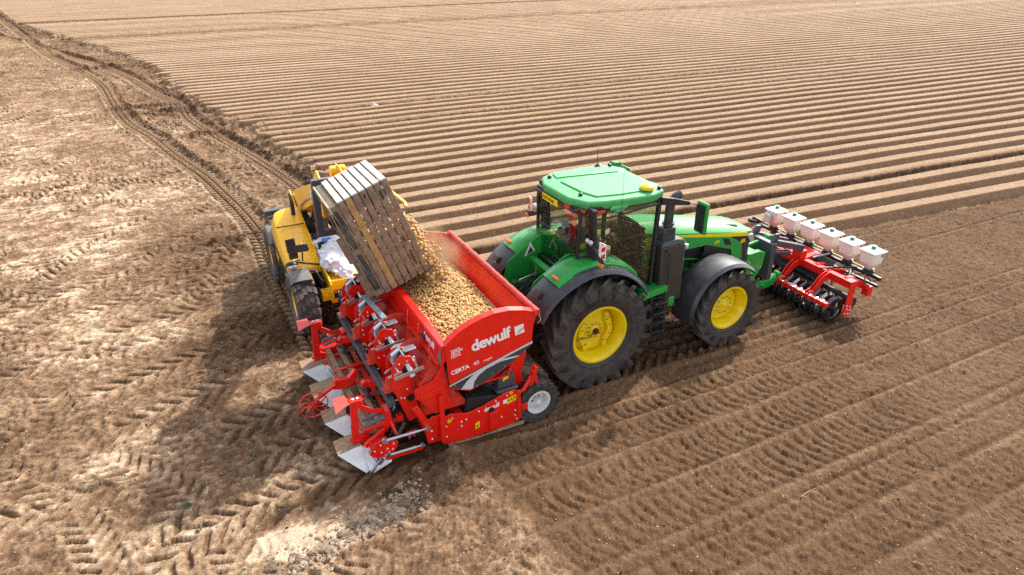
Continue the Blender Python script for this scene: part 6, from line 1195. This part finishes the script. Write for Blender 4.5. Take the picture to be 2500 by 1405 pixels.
for y in (-1.5, -.75, .15, .75, 1.5):
    m = MB(); m.prism([(5.90, .93), (6.15, .90), (6.52, .72), (6.58, .58), (6.48, .56), (6.1, .76), (5.9, .76)], 'xz', y - .045, y - .03); m.prism([(5.90, .93), (6.15, .90), (6.52, .72), (6.58, .58), (6.48, .56), (6.1, .76), (5.9, .76)], 'xz', y + .03, y + .045); m.bar((5.95, y, .935), (6.2, y, .90), .1, .012); m.build('side_rail', M_['red'], im, bevel=.005)
m = MB(); m.prism([(6.0, .55), (6.35, .95), (6.37, .94), (6.03, .53)], 'xz', -.9, .5); m.build('splash_plate', M_['black'], im)
m = MB(); m.cyl((6.25, -1.6, .3), (6.25, 1.6, .3), .12, n=20); m.build('crumbler_tube', M_['black'], im)
m = MB(); m.bar((6.55, -1.66, .62), (6.55, 1.66, .62), .09, .09); m.build('rear_bar', M_['red'], im, bevel=.008)
for k, y in enumerate((-1.6, -1.05, .4, 1.1)): m = MB(); m.box((6.62, y, .52), (.14, .16, .22)); m.build('scraper_block', M_['red'], im, bevel=.008)
m = MB(); m.cyl((6.1, -1.45, .70), (6.5, -1.2, .88), .02, n=8); m.cyl((6.1, -.5, .95), (6.5, -.6, 1.0), .02, n=8); m.build('turnbuckle', M_['steel'], im)
m = MB(); m.box((6.3, .05, .78), (.4, .55, .3)); m.build('control_box', M_['dark'], im, bevel=.01)
for k in range(6): y = 1.35 - .54 * k; m = MB(); m.cyl((6.55, y, .12), (6.55, y + .03, .12), .13, n=24); m.bar((6.55, y, .12), (6.5, y, .55), .03, .04); m.build('following_disc', M_['chrome'], im)
# tank boom and six applicator tanks
m = MB(); m.bar((6.62, -1.84, .88), (6.62, 1.64, .88), .07, .07); m.build('tank_boom', M_['black'], im, bevel=.006)
m = MB(); m.bar((6.62, -1.80, .70), (6.62, 1.5, .70), .06, .06); m.build('hose_rail', M_['black'], im, bevel=.006)
for y in (-1.2, -.2, 1.1): m = MB(); m.bar((6.25, y, .62), (6.60, y, .88), .05, .06); m.build('boom_strut', M_['black'], im, bevel=.004)
m = MB(); m.bar((5.75, -1.0, .98), (6.60, -1.25, .93), .03, .03); m.build('boom_brace', M_['black'], im)
m = MB(); m.cyl((6.72, -1.45, .93), (6.72, 1.55, .93), .01, n=6); m.build('drive_rod', M_['gold'], im)
m = MB(); rh = random.Random(3)
for k in range(6): y = 1.22 - .535 * k; m.tube([(6.55, y, 1.02), (6.60, y - .03, .9), (6.52, y - .1, .78), (6.6, y - .14, .5)], .013, 6)
m.build('feed_hoses', M_['greyf'], im)
m = MB(); m.tube([(6.55, 1.55, .97), (6.4, 1.62, 1.0), (6.3, 1.68, 1.03)], [.035, .045, .05], 10); m.cyl((6.45, 1.7, 1.06), (6.58, 1.5, .98), .045, n=12); m.tube([(5.1, .4, 1.25), (5.6, .9, 1.2), (6.1, 1.2, 1.1), (6.5, 1.4, 1.0)], .02, 6); m.tube([(6.5, -1.3, .8), (6.6, -1.5, .86), (6.5, -1.7, .8), (6.62, -1.8, .84)], .014, 6); m.build('hose_bundle', M_['black'], im)
def tank(y):
    x, z0 = 6.66, .97; rings = []
    for hw, z in ((.05, z0), (.06, z0 + .02), (.155, z0 + .15), (.165, z0 + .18), (.172, z0 + .28), (.18, z0 + .38), (.182, z0 + .42)):
        rings.append([(x + sx * hw * a, y + s2 * hw * b_, z) for sx, s2, a, b_ in ((-1, -1, 1, .8), (-1, -1, .8, 1), (1, -1, .8, 1), (1, -1, 1, .8), (1, 1, 1, .8), (1, 1, .8, 1), (-1, 1, .8, 1), (-1, 1, 1, .8))])
    m = MB(); m.loft(rings); t = m.build('applicator_tank', M_['tank'], im, bevel=.008, ang=30)
    m = MB(); m.loft([[(x + a * h, y + b_ * h, z) for a, b_ in ((-1, -1), (1, -1), (1, 1), (-1, 1))] for h, z in ((.198, z0 + .41), (.198, z0 + .44), (.13, z0 + .47))]); m.build('tank_lid', M_['lid'], t, bevel=.01)
    m = MB(); m.cyl((x, y, z0 + .465), (x, y, z0 + .52), .05, n=20); m.cyl((x, y, z0 + .52), (x, y, z0 + .535), .056, n=20); m.build('tank_cap', M_['cap'], t)
    m = MB(); m.cyl((x, y, z0 - .05), (x, y, z0 + .01), .105, .12, n=20); m.box((x, y, z0 - .06), (.18, .2, .04)); m.build('metering_base', M_['greyf'] if False else M_['fend'], t)
    m = MB(); m.box((x + .08, y - .19, z0 + .36), (.02, .015, .06)); m.build('tank_latch', M_['black'], t)
for k in range(6): tank(1.19 - .535 * k)
m = MB(); m.box((6.42, 1.22, 1.22), (.07, .2, .22), (0, 0, -12)); cb = m.build('control_cabinet', M_['decals'], im, bevel=.012)
# ================================================================ GULLS
def gull(loc, rz, label, fly=True, s=1.0, bank=0):
    b = MB(); rings = []
    for x, r_ in ((-.24, .005), (-.18, .03), (-.05, .06), (.08, .062), (.17, .045), (.22, .04), (.27, .03), (.30, .012)): rings.append([(x, r_ * math.cos(a), .9 * r_ * math.sin(a) + (.02 if x > .17 else 0)) for a in [2 * math.pi * j / 10 for j in range(10)]])
    b.loft(rings); b.add([(-.18, -.03, .0), (-.18, .03, .0), (-.33, .07, .0), (-.33, -.07, .0)], [(0, 1, 2, 3)])
    M = Matrix.Translation(loc) @ Matrix.Rotation(R(rz), 4, 'Z') @ Matrix.Rotation(R(bank), 4, 'X') @ Matrix.Scale(s, 4); b.xform(M); o = b.build('gull', M_['feather']); tag(o, label, 'gull', 'white gulls round the field')
    w_ = MB()
    for sy in (-1, 1):
        if fly: w_.loft([[(.10, sy * .04, .02), (-.08, sy * .04, .02), (-.08, sy * .04, .03), (.10, sy * .04, .035)], [(.13, sy * .32, .13), (-.03, sy * .32, .12), (-.03, sy * .32, .125), (.13, sy * .32, .14)], [(.02, sy * .66, .10), (-.04, sy * .66, .10), (-.04, sy * .66, .103), (.02, sy * .66, .105)]])
        else: w_.loft([[(.10, sy * .05, .05), (.02, sy * .065, -.02), (.0, sy * .07, .0), (.08, sy * .055, .06)], [(-.2, sy * .035, .04), (-.22, sy * .04, 0), (-.25, sy * .045, .01), (-.22, sy * .04, .04)]])
    w_.xform(M); w_.build('wing', M_['featherg'], o)
    k = MB(); k.cyl((.295, 0, .02), (.35, 0, .005), .012, .003, 6); k.xform(M); k.build('beak', M_['yletter'], o)
    return o
Cm = cam.matrix_world if False else None
def ray_at(px, py, dist):
    cy_, cp = R(63.0), R(27.33); f = Vector((math.cos(cy_) * math.cos(cp), math.sin(cy_) * math.cos(cp), -math.sin(cp))); r_ = f.cross(Vector((0, 0, 1))).normalized(); u = r_.cross(f)
    return Vector(cam.location) + (f + r_ * ((px - 1250) / 1678.8) + u * ((702.5 - py) / 1678.8)) * dist
gull((24.9, 61.4, 3.2), 20, 'white gull banking low over the ridges, largest of the flying group', True, 1.5, 30)
gull((33.0, 62.0, 3.6), 200, 'white gull flying right of the banking one', True, 1.3, -25)
gull((19.5, 56.5, 2.0), 160, 'small white gull flying before the banking one', True, 1.0, 15)
gull((28.5, 57.5, .9), 80, 'tiny white gull just below the banking one', True, .9, 20)
gull((31.8, 58.5, 2.2), 10, 'tiny gull beside the second largest gull', True, .8, 10)
gull((2.45, 20.35, .55), 15, 'white gull low over the near ridges behind the crate', True, .42, 10)
gull((60.0, 42.0, .8), 60, 'white gull far out beyond the front press implement', True, 1.1, 20)
gull((49.0, 52.0, .6), 30, 'pale speck of a gull resting on the far ridges', False, 1.1)
# ================================================================ CLODS, STONES AND WEEDS
def clod(r, seed, rough=.35, sub=2):
    import bmesh
    bm = bmesh.new(); bmesh.ops.create_icosphere(bm, subdivisions=sub, radius=r); rn_ = random.Random(seed); off = Vector((rn_.uniform(0, 50), rn_.uniform(0, 50), 0))
    sx, sy, sz = rn_.uniform(.8, 1.3), rn_.uniform(.7, 1.1), rn_.uniform(.5, .8)
    for v in bm.verts:
        n_ = mnoise.noise(v.co / r * .9 + off); k = 1 + rough * 1.3 * n_ + .30 * mnoise.noise(v.co / r * 2.4 + off) - .28 * abs(mnoise.noise(v.co / r * 1.7 - off)); v.co = Vector((v.co.x * sx, v.co.y * sy, v.co.z * sz)) * k
    me = bpy.data.meshes.new('clod'); bm.to_mesh(me); bm.free(); return me
Mcl = [mat('clod_soil_dark', (.12, .078, .05), .95, var=.25, scale=20, bump=.8, bscale=40), mat('clod_soil_pale', (.34, .25, .175), .95, var=.2, scale=14, bump=.8, bscale=40), mat('clod_soil_mid', (.2, .135, .09), .95, var=.25, scale=14, bump=.8, bscale=40)]
CMs = []
for i in range(6):
    me = clod(1.0, i, .45, 3); me.materials.append(Mcl[1 if i < 4 else 2]); CMs.append(me)
rk = random.Random(21)
def scatter_clods(name, label, pts_, mt):
    co = []; fa = []; nb = 0; base = [(np.array([v.co[:] for v in me.vertices]), [tuple(q.vertices) for q in me.polygons]) for me in [clod(1.0, 40 + i, .4, 1) for i in range(8)]]
    P = np.array(pts_); H = field(P[:, 0].reshape(-1, 1), P[:, 1].reshape(-1, 1))[0].ravel()
    for (x, y, r_), h in zip(pts_, H):
        v, f = base[rk.randrange(8)]; a = rk.uniform(0, 6.28); ca, sa = math.cos(a), math.sin(a); M3 = np.array([[ca, -sa, 0], [sa, ca, 0], [0, 0, 1]]); co.append(v @ M3.T * r_ + np.array([x, y, h + r_ * .15])); fa += [tuple(nb + q for q in t) for t in f]; nb += len(v)
    me = bpy.data.meshes.new(name); me.from_pydata(np.concatenate(co).tolist(), [], fa); me.materials.append(mt); o = bpy.data.objects.new(name, me); link(o); return tag(o, label, 'soil', kind='stuff')
pd, pp, ps = [], [], []
for _ in range(5200):
    x, y = rk.uniform(-10.5, -2.2), rk.uniform(-4.2, 9.0); r_ = .006 + .020 * rk.random() ** 3
    if -4.7 < x and -1.9 < y < 1.8: continue
    (pp if rk.random() < .6 else pd).append((x, y, r_))
for _ in range(4200):
    x, y = rk.uniform(-3.5, 12), rk.uniform(-7.2, 2.0); pd.append((x, y, .004 + .016 * rk.random() ** 3))
for _ in range(420):
    x, y = rk.uniform(-3.5, 12), rk.uniform(-7.2, 2.0); ps.append((x, y, .006 + .008 * rk.random() ** 3))
for P, side in ((RUT_A, 1), (RUT_B, 1)):
    for _ in range(1200):
        i = rk.randrange(len(P) // 3, len(P) - 2); a, b_ = P[i], P[i + 1]; d = (b_ - a) / np.hypot(*(b_ - a)); n_ = np.array([-d[1], d[0]]); q = a + (b_ - a) * rk.random() + n_ * (.28 + .26 + rk.gauss(0, .12)); pd.append((q[0], q[1], .012 + .035 * rk.random() ** 3 * (1 + q[1] / 20)))
for _ in range(500):
    t = rk.random(); pp.append((-5.95 + 2.1 * t + rk.gauss(0, .1), -2.95 + .55 * t + rk.gauss(0, .16), .012 + .035 * rk.random() ** 2))
scatter_clods('loose_crumbs_dark', 'dark brown soil crumbs scattered over the field', pd, Mcl[0])
scatter_clods('loose_crumbs_pale', 'pale dried soil crumbs scattered over the headland', pp, Mcl[1])
scatter_clods('grit', 'small pale stones scattered over the seedbed', ps, mat('pale_grit', (.36, .28, .2), .85, var=.25))
for k in range(46):
    t = k / 45 + rk.uniform(-.02, .02); x = -5.95 + 2.05 * t + rk.gauss(0, .06); y = -2.98 + .55 * t + rk.gauss(0, .11); r_ = .035 + .055 * rk.random() ** 1.5
    o = bpy.data.objects.new('soil_clod', CMs[rk.randrange(6)]); o.scale = (r_, r_, r_); o.rotation_euler = (0, 0, rk.uniform(0, 6)); link(o, None, (x, y, gz(x, y) + r_ * .05)); tag(o, 'pale dried clod in the broken ridge beside the pale crust', 'clod', 'dried clods in the broken ridge')
def weed(x, y, s, label):
    m = MB(); rn_ = random.Random(int(x * 100))
    for k in range(26):
        a = rn_.uniform(0, 6.28); L = s * rn_.uniform(.5, 1); h = s * rn_.uniform(.3, .8); d = Vector((math.cos(a), math.sin(a), 0)); n_ = Vector((-d.y, d.x, 0)) * s * .12; z0 = gz(x, y); b0 = Vector((x + rn_.gauss(0, s * .5), y + rn_.gauss(0, s * .3), z0)); m.add([b0 - n_ * .4, b0 + n_ * .4, b0 + d * L * .5 + n_ + Vector((0, 0, h)), b0 + d * L + Vector((0, 0, h * .7)), b0 + d * L * .5 - n_ + Vector((0, 0, h))], [(0, 1, 2, 3, 4)])
    tag(m.build('weed', M_['weed']), label, 'weed', 'weeds on the headland')
for x, y, s, l_ in ((-8.2, -.1, .065, 'green weed tuft on sunlit bare soil away from the machines'), (-6.95, -1.15, .07, 'long green weed tuft in the crate shadow'), (-6.85, -1.72, .05, 'green weed tuft just below the one in the crate shadow'), (-5.75, .2, .06, 'tiny weed between the two rows of wheel prints'), (-4.35, -2.25, .05, 'yellow-green weed beside the pale crust patch'), (-5.9, -.45, .07, 'small weed below the tiny one in the shadow')): weed(x, y, s, l_)
def twig(x0, y0, x1, y1):
    a, b_ = Vector((x0, y0, gz(x0, y0) + .012)), Vector((x1, y1, gz(x1, y1) + .012)); m = MB(); m.tube([a, a.lerp(b_, .5) + Vector((0, .01, .004)), b_], [.009, .011, .006], 7); return m
tag(twig(1.05, -5.03, 1.42, -4.99).build('stick', mat('bare_stick', (.25, .175, .11), .9)), 'short bare stick lying across the brown seedbed', 'stick')
